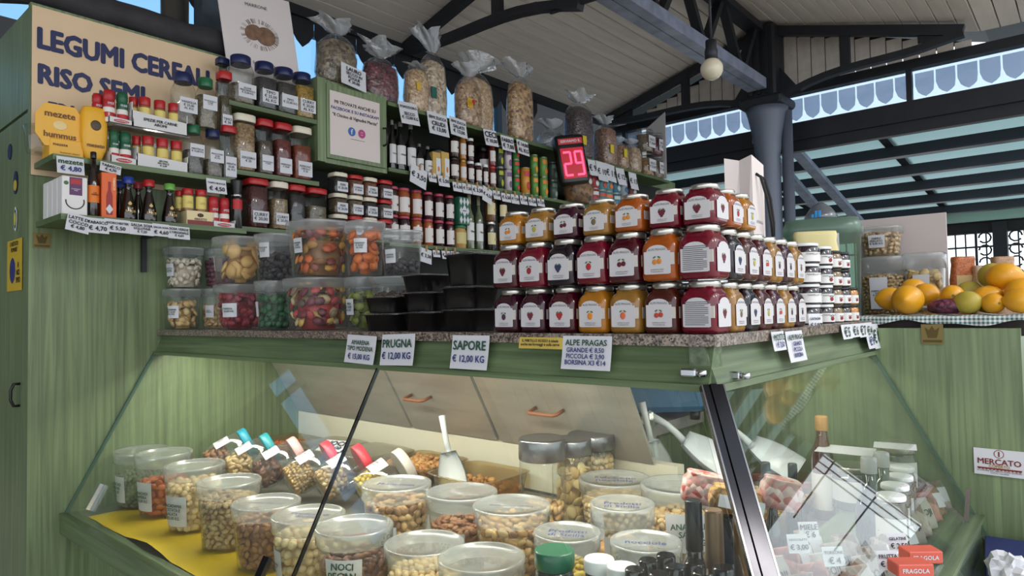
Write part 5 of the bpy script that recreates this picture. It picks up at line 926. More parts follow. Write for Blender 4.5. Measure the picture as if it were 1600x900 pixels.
# ---- lower shelf: pink-lidded jars in two layers, tin, wine, yellow-label jars
for i, (a, b) in enumerate(((607, 620), (620, 641), (641, 660), (660, 677), (677, 694), (694, 710))):
    X = XS-.05; r = rw(a, b, X, 2.0)*.96 if i else .034; y = y_on((a+b)/2, X, 2.05); hh = .165
    for j in range(2): round_jar((X, y, ZC3+j*hh), HP, r, hh-.002, ((44, 26, 26), (40, 22, 26), (150, 78, 40), (160, 84, 44), (56, 18, 28), (60, 18, 30))[(i+j) % 6], pink_lid, '%s pink-lidded jam jar with white label, %s on the lower long shelf' % (('lower', 'upper')[j], ORD[i]), 'pink-lidded jars', lab=(222, 214, 212), dot=('grape', 'plum', 'straw', 'peach', 'cherry', 'cherry')[(i+j) % 6], lidh=.10, lb=(.12, .66))
y, zz, w, h = wb(709, 729, 313, 352, XS, ZC3+.15); X = XS-.05; yy = y_on(718, X, 2.1)
round_jar((X, yy, ZC3), HP, .042, .150, (190, 150, 90), green_lid, 'golden jar under the diamond-patterned box', lab=(206, 190, 130))
t = thing('patterned_box', 'white box with dark green diamond lattice standing on the golden jar', 'box', (X, yy, ZC3+.151), HP); w, h = .092, .175; o = MB().bevbox((-w/2, -w/2, 0), (w/2, w/2, h), .002).build('box', M_('box_green', (36, 96, 72), .5), t)
me = MB().prism([(0, .026), (.013, 0), (0, -.026), (-.013, 0)], (0, 0, 0), (1, 0, 0), (0, 0, 1), .0005).mesh('diamond', white_card); me2 = MB().prism([(0, .04), (.026, 0), (0, -.04), (-.026, 0)], (0, 0, 0), (1, 0, 0), (0, 0, 1), .0005).mesh('centre_diamond', white_card)
for i in range(-1, 2):
    for j in range(3): link('diamond', me, o, (i*.0295, -w/2-.0006, .03+j*.058))
link('centre_diamond', me2, o, (0, -w/2-.0012, h/2)); lettering(o, ['HARRY'], .034, .01, ink_green, (0, -w/2-.0025, h/2))
for i, (a, b) in enumerate(((726, 741), (741, 755))): X = XS-.045; r = rw(a, b, X, 2.0); bottle((X, y_on((a+b)/2, X, 2.05), ZC3), HP, r, .36, WINE, mat('pale_wine', (96, 104, 78), .1, coat=1), M_('cork_cap', (150, 140, 110), .5), 'pale green wine bottle with white label, %s of two on the lower shelf' % ('left', 'right')[i], (220, 220, 218), (.16, .48), 'pale wine bottles', capz=.82, lines=['Vino'])
for i, (a, b) in enumerate(((757, 775), (777, 793))):
    X = XS-.05; r = rw(a, b, X, 2.0)*.96; y = y_on((a+b)/2, X, 2.05)
    for j in range(2): round_jar((X, y, ZC3+j*.2), HP, r, .198, ((110, 72, 40), (40, 34, 30))[(i+j+1) % 2], silver, '%s tall dark jar with yellow picture label, %s stack by the jam pyramid' % (('lower', 'upper')[j], ('left', 'right')[i]), 'yellow label jars', lab=(220, 206, 160), dot='apri', lb=(.22, .62), lidh=.1)
# queue number display on its arm
Yq = y_on(897, -2.85, 2.6); q0 = at(897, 287, 'x', -2.85)
t = thing('queue_display', 'black counter display showing a red 29 on the top shelf', 'display', (-2.85, Yq, q0[2]), HP-.62); t.rotation_euler = (-.06, -.13, HP-.62); w, h = .22, .355
MB().lathe([(.47, 0), (.5, .01), (.5, h-.01), (.47, h)], 28, 6, sx=w, sy=.10).build('case', blackm, t)
o = MB().box((-w*.40, -.056, .03), (w*.40, -.050, h*.72)).build('screen', mat('screen_red', (150, 14, 36), .3, emit=.8), t)
hot = mat('digit_pink', (255, 60, 96), .3, emit=3.0)
def seg7(segs, x0, z0, sx, sz):
    T = {'a': ((0, 2), (1, 2)), 'g': ((0, 1), (1, 1)), 'd': ((0, 0), (1, 0)), 'f': ((0, 1), (0, 2)), 'b': ((1, 1), (1, 2)), 'e': ((0, 0), (0, 1)), 'c': ((1, 0), (1, 1))}
    for s_ in segs: (a, b), (c, d) = T[s_]; MB().bar((x0+a*sx, -.0575, z0+b*sz), (x0+c*sx, -.0575, z0+d*sz), .014, .003, up=(0, 1, 0)).build('segment', hot, o)
seg7('abged', -w*.32, h*.15, w*.24, h*.24); seg7('abcdfg', w*.08, h*.15, w*.24, h*.24)
p_ = MB().box((-w*.42, -.056, h*.80), (w*.42, -.051, h*.92)).build('title_strip', mat('strip_red', (170, 40, 44), .4, emit=.25), t); lettering(p_, ['SERVIAMO IL'], w*.7, h*.08, white_card, (0, -.058, h*.86))
MB().bar((0, .04, h*.5), (0, .17, h*.45), .04, .04).build('arm', blackm, t)
t = thing('woven_basket', 'small brown patterned basket below the red display', 'basket', (XS+.01, y_on(903, XS, 2.3), 2.335+.0), HP); MB().lathe([(.42, 0), (.5, .14), (.48, .145)], 20, 5, sx=.30, sy=.14).build('body', grains('basket', (150, 112, 76), (70, 48, 36), 26, .3), t)
# ---------------------------------------------------------------- inside the display case
def deck_z(Y): return DK[0] if Y < 1.30 else (DK[1] if Y < 1.66 else DK[2])
def glass_y(z): return 1.232-.345*(1.345-z)/.64
def bucket(px, py, w, dia, kind, ff, label, lines, lang=-1.4, lw=.9, lz=(.12, .58), lvl=1, seed=1, note=None, ptx=None, row='nut buckets in the case', base=None):
    P = dep(px, py, dia*FPX/w); r = dia/2/1.06; z0 = deck_z(P[1]) if base is None else base
    h = max(.09, P[2]-z0); z = P[2]-h; Y = max(P[1], glass_y(P[2])+dia/2+.012); X = max(x_on(px, Y, P[2]), XW+dia/2+.01) if Y > P[1] else P[0]
    return tub((X, Y, z), r, h, kind, ff, label, lines, lang=lang, lw=lw, lz=lz, lvl=lvl, seed=seed, group=row, ptx=ptx, lidnote=note, cat='bucket', name='nut_bucket')
# yellow cloth the front buckets stand on
m = MB(); nx, ny = 60, 12; v = []; f = []; rn = random.Random(2)
for i in range(nx+1):
    for j in range(ny+1):
        x = -3.10+i*(2.0/nx); y = .93+j*(.36/ny); v.append((x, y, DK[0]+.004+.0015*math.sin(x*23+y*9)+.001*math.sin(x*51-y*30)+.020*max(0, math.sin(x*7.3+1))*max(0, 1-j/3.0)))
for i in range(nx):
    for j in range(ny): a = i*(ny+1)+j; f.append((a, a+ny+1, a+ny+2, a+1))
o = m.add(v, f, 0, True).build('yellow_cloth', M_('yellow_cloth', (224, 192, 20), .7)); tag(o, 'bright yellow cloth spread under the front buckets', 'cloth')
D0 = .215; bz = DK[0]+.0085
bucket(222, 737, 92, D0, 'wasabi', .62, 'clear lidded bucket of grey-green wasabi peanuts, leftmost in the case', ['ARACHIDI', 'WASABI', '€ 10,00', 'KG'], -1.5, seed=1, base=bz)
bucket(255, 741, 96, D0, 'orange', .60, 'clear lidded bucket of orange paprika nuts, second in the front row', ['ARACHIDI', 'PAPRIKA', '€ 10,00 KG'], -1.3, seed=2, base=bz)
bucket(304, 757, 101, D0, 'maca', .78, 'clear lidded bucket labelled MACADAMIA TOSTATA E SALATA', ['MACADAMIA', 'TOSTATA E', 'SALATA', '€ 30,00 KG'], -1.25, lw=1.1, seed=3, base=bz)
bucket(358, 771, 104, D0, 'pista', .82, 'clear lidded bucket of small tan nuts, fourth in the front row', None, seed=4, base=bz)
bucket(416, 790, 107, D0, 'almond', .82, 'clear lidded bucket of brown almonds, fifth in the front row', None, seed=5, note=['selezione della casa'], base=bz)
bucket(484, 803, 113, D0, 'maca', .82, 'clear lidded bucket of pale peeled almonds with handwritten lid, sixth in front', ['MANDORLE', 'PELATE', '€ 18 KG'], -1.75, lw=.6, seed=6, note=['Prodotti di', 'Sicilia'], base=bz)
bucket(563, 820, 121, D0, 'pecan', .62, 'clear lidded bucket labelled NOCI PECAN', ['NOCI', 'PECAN', '€ 30,00'], -.95, lw=1.05, lz=(.30, .70), seed=7, base=bz)
bucket(650, 845, 125, D0, 'hazel', .66, 'clear lidded bucket of blanched hazelnuts beside the pecan bucket', ['NOCCIOLE'], -1.15, lz=(.42, .66), seed=8, base=bz)
bucket(753, 868, 137, D0, 'cashew', .6, 'clear lidded bucket at the bottom edge, nearest the glass', None, seed=9, base=bz)
bucket(627, 754, 109, D0, 'mix', .84, 'clear lidded bucket labelled MISTO in the second row', ['MISTO', '€ 15,00'], -1.15, lz=(.15, .5), seed=10, note=['Misto nuts'])
bucket(713, 766, 112, D0, 'almond', .6, 'clear lidded bucket labelled NOCI BRASILE', ['NOCI', 'BRASILE', '€ 20 KG'], -1.15, lz=(.1, .52), seed=11)
bucket(799, 787, 122, D0, 'mix', .86, 'large clear lidded bucket of mixed salted nuts beside the metal-lidded jar', ['MIX', 'SALATO'], -1.5, lw=.6, lz=(.05, .35), seed=12, note=['peso netto 1000 g'])
bucket(949, 743, 112, D0, 'hazel', .74, 'clear lidded bucket of pale hazelnuts behind the caramelised almonds', ['NOCCIOLE', 'TOSTATE', '€ 20'], -1.6, lw=.5, seed=13, note=['Selezione', 'nocciole'])
bucket(1059, 755, 122, D0, 'cashew', .62, 'clear lidded bucket labelled ANACARDI SALATI', ['ANACARDI', 'SALATI', '€ 19 KG'], -.85, lw=1.3, lz=(.2, .72), seed=14)
bucket(967, 786, 101, .165, 'walnut', .6, 'small clear lidded bucket labelled MANDORLE CARAMELLATE', ['MANDORLE', 'CARAMELLATE', '€ 22,00'], -.9, lw=1.5, lz=(.35, .72), seed=15, note=['Prodotti', 'di Sicilia'])
bucket(892, 828, 105, .165, 'yellow', .62, 'small clear lidded bucket of yellow pieces with handwritten lid', None, seed=16, note=['Prodotti', 'di Sicilia'])
bucket(1008, 843, 111, .165, 'seed', .5, 'small clear lidded bucket of pale chopped nuts before the dark bottles', None, seed=17, note=['nocciole'])
# jars with metal lids
def metal_jar(px, py, w, Y, kind, ff, label):
    P = at(px, py, 'y', Y); r = w/2*depth_of(P)/FPX; z0 = deck_z(Y); h = P[2]-z0+.01; t = thing('metal_lid_jar', label, 'jar', (x_on(px, Y, P[2]), Y, z0), 0, 'glass jars with metal lids'); t['rad'] = r*1.03
    MB().lathe([(r*.96, 0), (r, .006), (r, h*.80), (r*.95, h*.82)], 28).build('body', jar_glass, t); MB().lathe([(r*1.0, h*.82), (r*1.03, h*.825), (r*1.03, h*.985), (r*.98, h), (r*.9, h*.995)], 32).build('lid', mat('lid_steel', (132, 132, 136), .3, .95), t)
    o = link('contents', fill(kind, r*.93, r*.93, h*.8*ff, seed=int(px) % 3, lvl=1), t); o['kind'] = 'stuff'
metal_jar(851, 688, 72, 1.60, 'mix', .52, 'tall glass jar with steel lid half full of mixed nuts'); metal_jar(922, 682, 72, 1.86, 'hazel', .86, 'glass jar with steel lid full of pale nuts, rear right'); metal_jar(903, 692, 62, 1.72, 'banana', .80, 'shorter glass jar with steel lid between the two taller ones')
# PET jars lying back in the middle of the case
for i, (px, py, kind, lc, d) in enumerate(((338, 722, 'almond', (30, 150, 176), 'turquoise'), (372, 732, 'cashew', (40, 150, 160), 'teal'), (414, 740, 'pecan', (214, 170, 170), 'pinkish'), (466, 748, 'seed', (222, 66, 80), 'coral red'), (515, 755, 'pista', (222, 66, 80), 'coral'), (578, 765, 'yellow', (216, 206, 196), 'off-white'))):
    r = .072; P = at(px, py, 'z', DK[1]+.085); t = thing('sweets_jar', 'clear plastic jar lying back with %s screw lid, %s in the row' % (d, ORD[i]), 'jar', (P[0], max(P[1], 1.36)-.04, DK[1]+.078), 0, 'reclining plastic jars'); t.rotation_euler = (-1.12, 0, -.34)
    MB().lathe([(r*.3, -.012), (r*.7, -.004), (r*.97, .03), (r, .06), (r, .15), (r*.92, .165), (r*.92, .17)], 26).build('body', film('pet_plastic', (246, 248, 246), .90, (220, 224, 222), .06, .03), t); MB().lathe([(r*.95, .168), (r*.97, .172), (r*.97, .20), (r*.9, .205)], 28).build('lid', M_('lid_%d_%d_%d' % lc, lc, .4), t)
    o = link('contents', fill(kind, r*.86, r*.9, .085, z0=.0, seed=i % 3, lvl=1), t); o['kind'] = 'stuff'
    l = curved_card(r, -HP-.75, -HP+.75, .06, .125, n=10, off=.001).build('label', white_card, t); q = link('lettering', text_mesh(['PRALINE', '€ 17,00 KG'], .07, .03, ink, False), l, (0, -r-.003, .0925))
# clear trays at the back
amber = film('amber_tray', (238, 226, 196), .86, (206, 190, 150), .15, .04)
def tray(x, y, z, w, d, h, kind, label, ff=.5, lid=False, rz=0):
    t = thing('food_tray', label, 'tray', (x, y, z), rz, 'clear food trays in the case')
    MB().lathe([(.42, 0), (.44, .002), (.49, h*.94), (.515, h*.95), (.515, h), (.485, h), (.435, .006), (.01, .006)], 32, 8.0, sx=w, sy=d, cap1=False).build('tray', amber, t)
    if kind:
        sz = np.array(NUT[kind][0]); rn = random.Random(int(x*100)); m = MB(); m.lathe([(.42, .007), (.455, h*ff*.7)], 20, 8, sx=w, sy=d)
        for k in range(int(w*d/(sz[0]*sz[1]*2.4))): m.ell((rn.uniform(-.43, .43)*w, rn.uniform(-.43, .43)*d, h*ff*.75+rn.uniform(0, .018)), sz*rn.uniform(.8, 1.2), Matrix.Rotation(rn.uniform(0, 6), 4, 'Z')@Matrix.Rotation(rn.uniform(-.8, .8), 4, 'X'), 0)
        o = m.build('contents', nutmat(kind), t); o['kind'] = 'stuff'
    if lid: MB().lathe([(.52, h+.001), (.52, h+.006), (.46, h+.012)], 24, 8, sx=w, sy=d).build('lid', film('clear_lid', (235, 232, 222), .8, (210, 206, 190), .15, .06), t)
    return t
tray(-3.02, 1.78, DK[2], .30, .24, .07, 'orange', 'clear tray of amber candied peel at the left end of the case', .6); tray(-2.70, 1.80, DK[2], .29, .26, .075, 'dark', 'lidded clear tray of dark pieces behind the reclining jars', .5, True); tray(-2.39, 1.80, DK[2], .29, .26, .08, 'almond', 'lidded clear tray with price slip behind the red jar lids', .4, True); tray(-2.07, 1.80, DK[2], .30, .27, .09, 'walnut', 'clear tray heaped with shelled walnuts', .95)
tray(-1.74, 1.79, DK[2], .30, .27, .09, 'walnut', 'clear tray nearly empty with a white scoop resting in it', .35)
tray(-.84, 2.10, DK[2], .30, .34, .085, 'seed', 'clear tray of chopped golden nuts with white scoops at the right', .95); tray(-.84, 2.37, DK[2], .28, .14, .10, 'orange', 'clear tray of reddish shreds at the right green wall', .7)
price_tag((-2.53, 1.73, DK[2]+.125), .3, .13, .085, ['NOCI', '€ 17,00'], 'price slip lying on the lidded tray', tx=ink, tilt=-1.15)
t = thing('card_holder', 'small clear acrylic card holder on the back ledge', 'card holder', (-2.07, 1.96, 1.0), .2); MB().box((-.02, 0, 0), (.02, .003, .075)).box((-.02, -.03, 0), (.02, 0, .003)).build('stand', jar_glass, t)
# scoops
scm = M_('scoop_white', (224, 228, 230), .35, coat=.3)
def scoop(P, yd, zd, s, label):
    """yd: from handle to lip, zd: the way the open side faces"""
    yd = Vector(yd).normalized(); zd = Vector(zd); zd = (zd-yd*zd.dot(yd)).normalized(); xd = yd.cross(zd)
    t = thing('scoop', label, 'scoop', P); t.rotation_euler = Matrix((xd, yd, zd)).transposed().to_euler(); v = []; f = []; n = 11; K = 9
    for k in range(K):
        q = k/(K-1); y = q*.14*s; R = .045*s*(.55+.45*math.sin(min(1, q*1.6)*HP)); dpt = .05*s*(1-.25*q)*(.6+.4*min(1, q*2.5))
        for i in range(n):
            a = PI+PI*i/(n-1); v.append((R*math.cos(a), y, dpt*math.sin(a)*(1 if q < .75 else 1-(q-.75)*2.6)))
    for k in range(K-1):
        for i in range(n-1): a = k*n+i; f.append((a, a+1, a+n+1, a+n))
    f.append(tuple(range(n)))
    m = MB().add(v, f, 0, True); v2 = [(x*.94, y+.002, z*.94+.001) for x, y, z in v]; m.add(v2, [tuple(reversed(q)) for q in f], 0, True); m.build('bowl', scm, t)
    MB().tube([(0, .004, -.02*s), (0, -.03*s, -.004*s), (0, -.06*s, .004*s), (0, -.115*s, -.002*s)], [.011*s, .009*s, .0085*s, .011*s], 10).build('handle', scm, t)
p = at(700, 706, 'y', 1.70); scoop((p[0], 1.70, p[2]), (.28, -.06, -.9), (.55, -.7, .45), 1.15, 'white plastic scoop resting in the nearly empty tray')
p = at(1018, 690, 'y', 1.98); scoop((p[0], 1.98, p[2]), (.16, .12, -.9), (.5, -.75, .2), 1.15, 'white scoop standing upright in the golden nut tray'); p = at(1072, 684, 'y', 2.12); scoop((p[0], 2.12, p[2]), (.75, .35, -.52), (.3, -.55, .75), 1.3, 'white scoop leaning right over the golden nut tray'); p = at(1175, 690, 'y', 2.3); scoop((p[0], 2.3, p[2]), (.8, .1, -.45), (.1, -.6, .7), 1.2, 'white scoop behind the corner post')
t = thing('tongs', 'pair of clear plastic tongs leaning by the upright scoop', 'tongs', at(1020, 690, 'y', 1.92)); MB().bar((0, 0, -.05), (-.02, .03, .09), .012, .003).build('arm', jar_glass, t); MB().bar((.012, 0, -.05), (-.018, .03, .09), .012, .003).build('arm', jar_glass, t)
# bottles and jars at the near right of the case
def stand(px, pytop, Y, base=None): P = at(px, pytop, 'y', Y); b = deck_z(Y) if base is None else base; return (x_on(px, Y, P[2]), Y, b), P[2]-b
MINI = [(.94, 0), (1, .03), (1, .68), (.9, .76), (.64, .82), (.62, .88)]
Pj, hj = stand(866, 858, 1.16); round_jar(Pj, 0, .047, hj, (60, 62, 58), M_('green_tin_lid', (34, 104, 76), .3, coat=.4), 'dark spread jar with green lid at the bottom edge', lab=None, lidh=.13)
for i, (px, py, Y, w) in enumerate(((936, 872, 1.17, .034), (972, 884, 1.15, .033))): Pj, hj = stand(px, py, Y); round_jar(Pj, 0, w, hj, (44, 26, 24), white_lid, 'dark jar with white lid at the bottom edge, %s' % ('left', 'right')[i], 'white-lidded jars', lab=None, lidh=.09)
for i, (px, py, Y) in enumerate(((992, 888, 1.12), (1013, 874, 1.17), (1040, 866, 1.22), (1055, 884, 1.16), (1085, 877, 1.20), (1098, 893, 1.14), (1130, 886, 1.18), (1030, 895, 1.11))):
    Pj, hj = stand(px, py, Y); bottle(Pj, 0, .026, hj, MINI, mat('balsamic', (20, 12, 12), .08, coat=1), black_gl, 'small black-capped balsamic bottle at the bottom edge, %s' % ORD[i], None, group='small balsamic bottles', capz=.86, caps=(1.2, 1.15))
for i, (px, py, Y, cm, d) in enumerate(((1083, 781, 1.30, blackm, 'black'), (1115, 796, 1.245, M_('capsule_brown', (120, 94, 66), .35, metal=.3), 'brown'), (1160, 800, 1.25, M_('capsule_brown', (120, 94, 66)), 'light brown'), (1140, 806, 1.34, blackm, 'dark'))):
    Pj, hj = stand(px, py, Y); bottle(Pj, 0, .034, hj, [(.94, 0), (1, .02), (1, .50), (.85, .58), (.50, .66), (.46, .95)], wine_glass, cm, 'tall dark oil bottle with %s neck capsule near the corner post' % d, (206, 190, 110) if i == 0 else None, (.1, .4), 'tall oil bottles', capz=.70, caps=(1.12, 1.1))
def packet(P, w, d, h, m_, label, rot=(0, 0, 0), win=None, cat='packet', text=None, grp='small packets in the case'):
    t = thing('food_packet', label, cat, P, 0, grp); t.rotation_euler = rot
    o = MB().lathe([(.30, 0), (.47, .03*h), (.5, h*.25), (.5, h*.7), (.42, h*.9), (.44, h*.96), (.42, h)], 24, 4, sx=w, sy=d).build('pouch', m_, t)
    if win: MB().box((-w*.38, -d*.52, h*.25), (w*.38, -d*.50, h*.75)).build('label', win, o)
    if text: lettering(o, text, w*.6, h*.3, ink, (0, -d*.53, h*.5))
red_wrap = grains('red_wrap', (206, 186, 180), (168, 46, 36), 60, .5); nutw = grains('nut_wrap', (196, 156, 84), (130, 84, 40), 60)
for i, (px, py, Y, w, h, mm, d) in enumerate(((1095, 762, 1.47, .10, .07, red_wrap, 'red and white wrapped sweets'), (1150, 782, 1.36, .12, .05, nutw, 'golden nuts with white slip'), (1215, 770, 1.40, .08, .06, red_wrap, 'red wrapped sweets behind the corner post'))):
    P = at(px, py, 'y', Y); packet((P[0], Y, P[2]-h*.5), w, .06, h, mm, 'clear packet of '+d, (0, .2, .6), white_card if i == 1 else None)
t = thing('bottle_rack', 'low dark rack carrying the sweet packets', 'rack', (-.74, 1.38, .80)); MB().box((-.06, -.05, 0), (.30, .12, .012)).build('board', blackm, t)
for px, py in ((-.05, -.04), (.29, -.04), (-.05, .11), (.29, .11)): MB().box((px-.006, py-.006, -.055), (px+.006, py+.006, 0)).build('leg', blackm, t)
# right-hand section behind the side pane
for i, (px, py, Y, r, cm, gm, d) in enumerate(((1196, 722, 1.75, .022, M_('cap_slate', (52, 58, 62), .4), wine_glass, 'slate-capped'), (1205, 738, 1.62, .024, M_('cap_slate', (52, 58, 62)), wine_glass, 'slate-capped front'), (1238, 724, 1.80, .022, blackm, wine_glass, 'black-capped'), (1357, 714, 1.90, .036, M_('cap_pale', (160, 160, 164), .4), mat('navy_glass', (22, 26, 44), .1, coat=1), 'pale-capped navy'), (1377, 706, 2.02, .036, M_('cap_pale', (196, 196, 198)), mat('green_glass', (34, 44, 36), .1, coat=1), 'pale-capped dark green'))):
    Pj, hj = stand(px, py, Y); bottle(Pj, 0, r, hj, [(.94, 0), (1, .02), (1, .5), (.85, .6), (.5, .70), (.46, .92)], gm, cm, '%s bottle behind the side pane' % d, None, group='bottles behind the side pane', capz=.86, caps=(1.15, 1.1))
Pj, hj = stand(1283, 650, 2.28); bottle(Pj, 0, .034, hj, [(.94, 0), (1, .02), (1, .5), (.95, .62), (.5, .80), (.44, .93)], mat('amber_syrup', (84, 34, 14), .1, coat=1), M_('wood_cap', (190, 140, 84), .5), 'amber syrup bottle with wooden cap at the right of the case', (220, 216, 210), (.1, .45), capz=.86, caps=(1.3, 1.25))
Pj, hj = stand(1404, 690, 2.33, .869); round_jar(Pj, 0, .052, hj, (66, 64, 56), silver, 'wide preserve jar with silver lid and paper on top', lab=(214, 214, 212), lidh=.14, lb=(.4, .75))
price_tag((Pj[0], Pj[1]-.05, Pj[2]+hj+.004), .2, .11, .09, None, 'crumpled white paper lying on the silver-lidded jar', tilt=-1.5, cat='paper'); p = at(1325, 697, 'y', 2.3); price_tag((p[0], 2.3, p[2]), .1, .16, .10, None, 'crumpled white paper lying beside the amber bottle', tilt=-1.45, cat='paper')
Pj, hj = stand(1330, 715, 2.3, .869); round_jar(Pj, 0, .06, hj-.02, (70, 66, 56), silver, 'wide preserve jar under the crumpled paper', lab=(214, 214, 212))
for i, (px, py, Y) in enumerate(((1408, 728, 2.18), (1405, 742, 2.08), (1398, 756, 1.98), (1392, 772, 1.88))): Pj, hj = stand(px, py, Y, .869); round_jar(Pj, 0, .036, hj, (84, 78, 62), white_lid, 'small jar with flat white lid behind the side pane, %s from the back' % ('first', 'second', 'third', 'fourth')[i], 'flat white-lidded jars', lab=(214, 214, 212), lidh=.08)
choc = grains('choc_wrap', (176, 160, 150), (84, 44, 34), 45, .3); salm = M_('coral_pack', (206, 92, 76), .45)
wraps = [choc, M_('white_pack', (168, 162, 156), .5), grains('cocoa_wrap', (150, 96, 70), (60, 34, 28), 70, .4), choc, grains('berry_wrap', (190, 120, 110), (96, 30, 40), 55, .4), M_('pale_pack', (146, 136, 126), .5)]
nm6 = ['brown speckled', 'plain white', 'cocoa brown', 'mottled', 'berry red', 'pale grey']
WN = ['first', 'second', 'third', 'fourth', 'fifth', 'sixth', 'seventh', 'eighth', 'ninth', 'tenth', 'eleventh', 'twelfth', 'thirteenth', 'fourteenth']
for j, (X, z) in enumerate(((-.378, .872), (-.455, .872), (-.535, .872))):
    for i in range(13 if j == 0 else 7):
        Y = (2.42 if j == 0 else 1.76)-.08*i-.02*j; s = (i*2+j*3+i//3) % 6; packet((X, Y, z), .072, .03, .085, wraps[s], '%s packet, %s from the green wall in the %s packet row' % (nm6[s], WN[i], ('aisle', 'middle', 'inner')[j]), (-.42, 0, HP-.55), white_card if s in (0, 2) else None, text=['GOJI'] if s in (1, 5) else None)
for i, (px, py, Y) in enumerate(((1438, 866, 1.58), (1422, 886, 1.48))):
    P = at(px, py, 'y', Y); t = thing('coral_box', ('upper coral red box lying on the packets', 'lower coral red box lying on the packets')[i], 'box', (P[0], Y, P[2]-.012), .7); o = MB().bevbox((-.034, -.02, 0), (.034, .02, .024), .002).build('box', salm, t); lettering(o, ['FRAGOLA'], .05, .012, white_card, (0, -.0205, .012))
for i, (px, py, Y, ln) in enumerate(((1245, 850, 1.40, ['CIOCCOLATO', '€ 3,00']), (1262, 830, 1.50, ['MIELE', '€ 6']), (1400, 848, 1.62, ['GELATINE', '€ 2,50']), (1385, 876, 1.50, ['FRUTTA', '€ 3,50']), (1300, 870, 1.42, ['TORRONE', '€ 4']))):
    P = at(px, py, 'y', Y); price_tag((P[0], Y, P[2]+.02), .75, .042, .036, ln, 'price card standing among the packets behind the side pane, reading '+ln[0], tx=ink, tilt=-.3)
t = thing('packet_rack', 'stepped green rack under the packets at the side', 'rack', (0, 0, 0)); MB().box((-.62, 1.25, DK[2]), (-.345, 2.45, .868)).build('board', green_y, t)
# ---------------------------------------------------------------- inside the stall behind the case
t = thing('work_counter', 'pale grey work counter behind the display case', 'counter', (0, 0, 0)); MB().box((-2.6, 2.02, 1.06), (-1.17, 2.6, 1.10)).build('top', M_('grey_top', (150, 146, 140), .4), t); MB().box((-2.55, 2.06, 0), (-1.2, 2.55, 1.06)).build('body', green_z, t)
P = at(1022, 652, 'y', 2.22); t = thing('scale', 'blue shop weighing scale on the work counter', 'scale', (P[0], 2.26, 1.10), .75); bl = M_('scale_blue', (62, 104, 138), .4)
MB().bevbox((-.15, -.11, .03), (.15, .13, .22), .02).build('body', bl, t); MB().bevbox((-.17, -.13, .22), (.17, .15, .26), .01).build('rim', bl, t); MB().box((.02, -.115, .17), (.11, -.110, .20)).build('name_plate', ink, t); MB().lathe([(.012, 0), (.012, .004)], 14, M=Matrix.Translation((-.04, -.11, .14))@Matrix.Rotation(HP, 4, 'X')).build('screw', chrome, t)
for a in (-.11, .11):
    for b in (-.08, .1): MB().lathe([(.018, 0), (.02, .03)], 12, c=(a, b, 0)).build('foot', blackm, t)
t = thing('cutting_board', 'pale board lying on the back ledge', 'board', (-1.32, 2.02, 1.10)); MB().bevbox((-.2, -.13, 0), (.12, .1, .018), .01).build('board', M_('board_pale', (214, 204, 184), .5), t)
# ---------------------------------------------------------------- fruit counter and things beyond
lem = mat('lemon_skin', (226, 160, 26), .4, coat=.2, noise=.14, scale=18, bump=.15); lime_ = mat('green_lemon', (176, 158, 60), .45, noise=.2, scale=14)
def lemon(px, py, w, Y, label, mm=None, rot=0, s=1.15):
    P = at(px, py, 'y', Y); r = w/2*depth_of(P)/FPX; t = thing('lemon', label, 'lemon', (P[0], Y, P[2]-r), 0, 'lemons on the gingham cloth'); t['rad'] = r*1.02; t.rotation_euler = (0, 0, rot)
    MB().lathe([(r*.02, -s*r*1.08), (r*.16, -s*r*1.04), (r*.30, -s*r*.94), (r*.62, -s*r*.76), (r*.90, -s*r*.4), (r, 0), (r*.92, s*r*.4), (r*.68, s*r*.74), (r*.34, s*r*.94), (r*.14, s*r*1.0)], 22, M=Matrix.Translation((0, 0, r))@Matrix.Rotation(HP, 4, 'Y')).build('fruit', mm or lem, t); MB().lathe([(r*.10, 0), (r*.12, r*.05)], 8, M=Matrix.Translation((r*s*.98, 0, r))@Matrix.Rotation(HP, 4, 'Y')).build('stem_end', M_('stem', (110, 110, 60), .7), t)
for i, (px, py, w, Y, mm) in enumerate(((1391, 467, 36, 2.62, lem), (1418, 469, 46, 2.56, lem), (1446, 460, 36, 2.68, lem), (1428, 452, 34, 2.74, lem), (1492, 464, 34, 2.60, lem), (1518, 474, 36, 2.57, lime_), (1546, 466, 44, 2.62, lem), (1543, 436, 40, 2.75, lime_), (1568, 436, 44, 2.66, lem), (1594, 462, 48, 2.60, lem), (1550, 486, 32, 2.555, lem), (1592, 484, 40, 2.55, lem), (1522, 452, 36, 2.74, lime_))): lemon(px, py, w, Y, '%s lemon on the fruit counter, %s' % ('greenish' if mm is lime_ else 'deep yellow', ORD[i]), mm, .5+i*1.1)
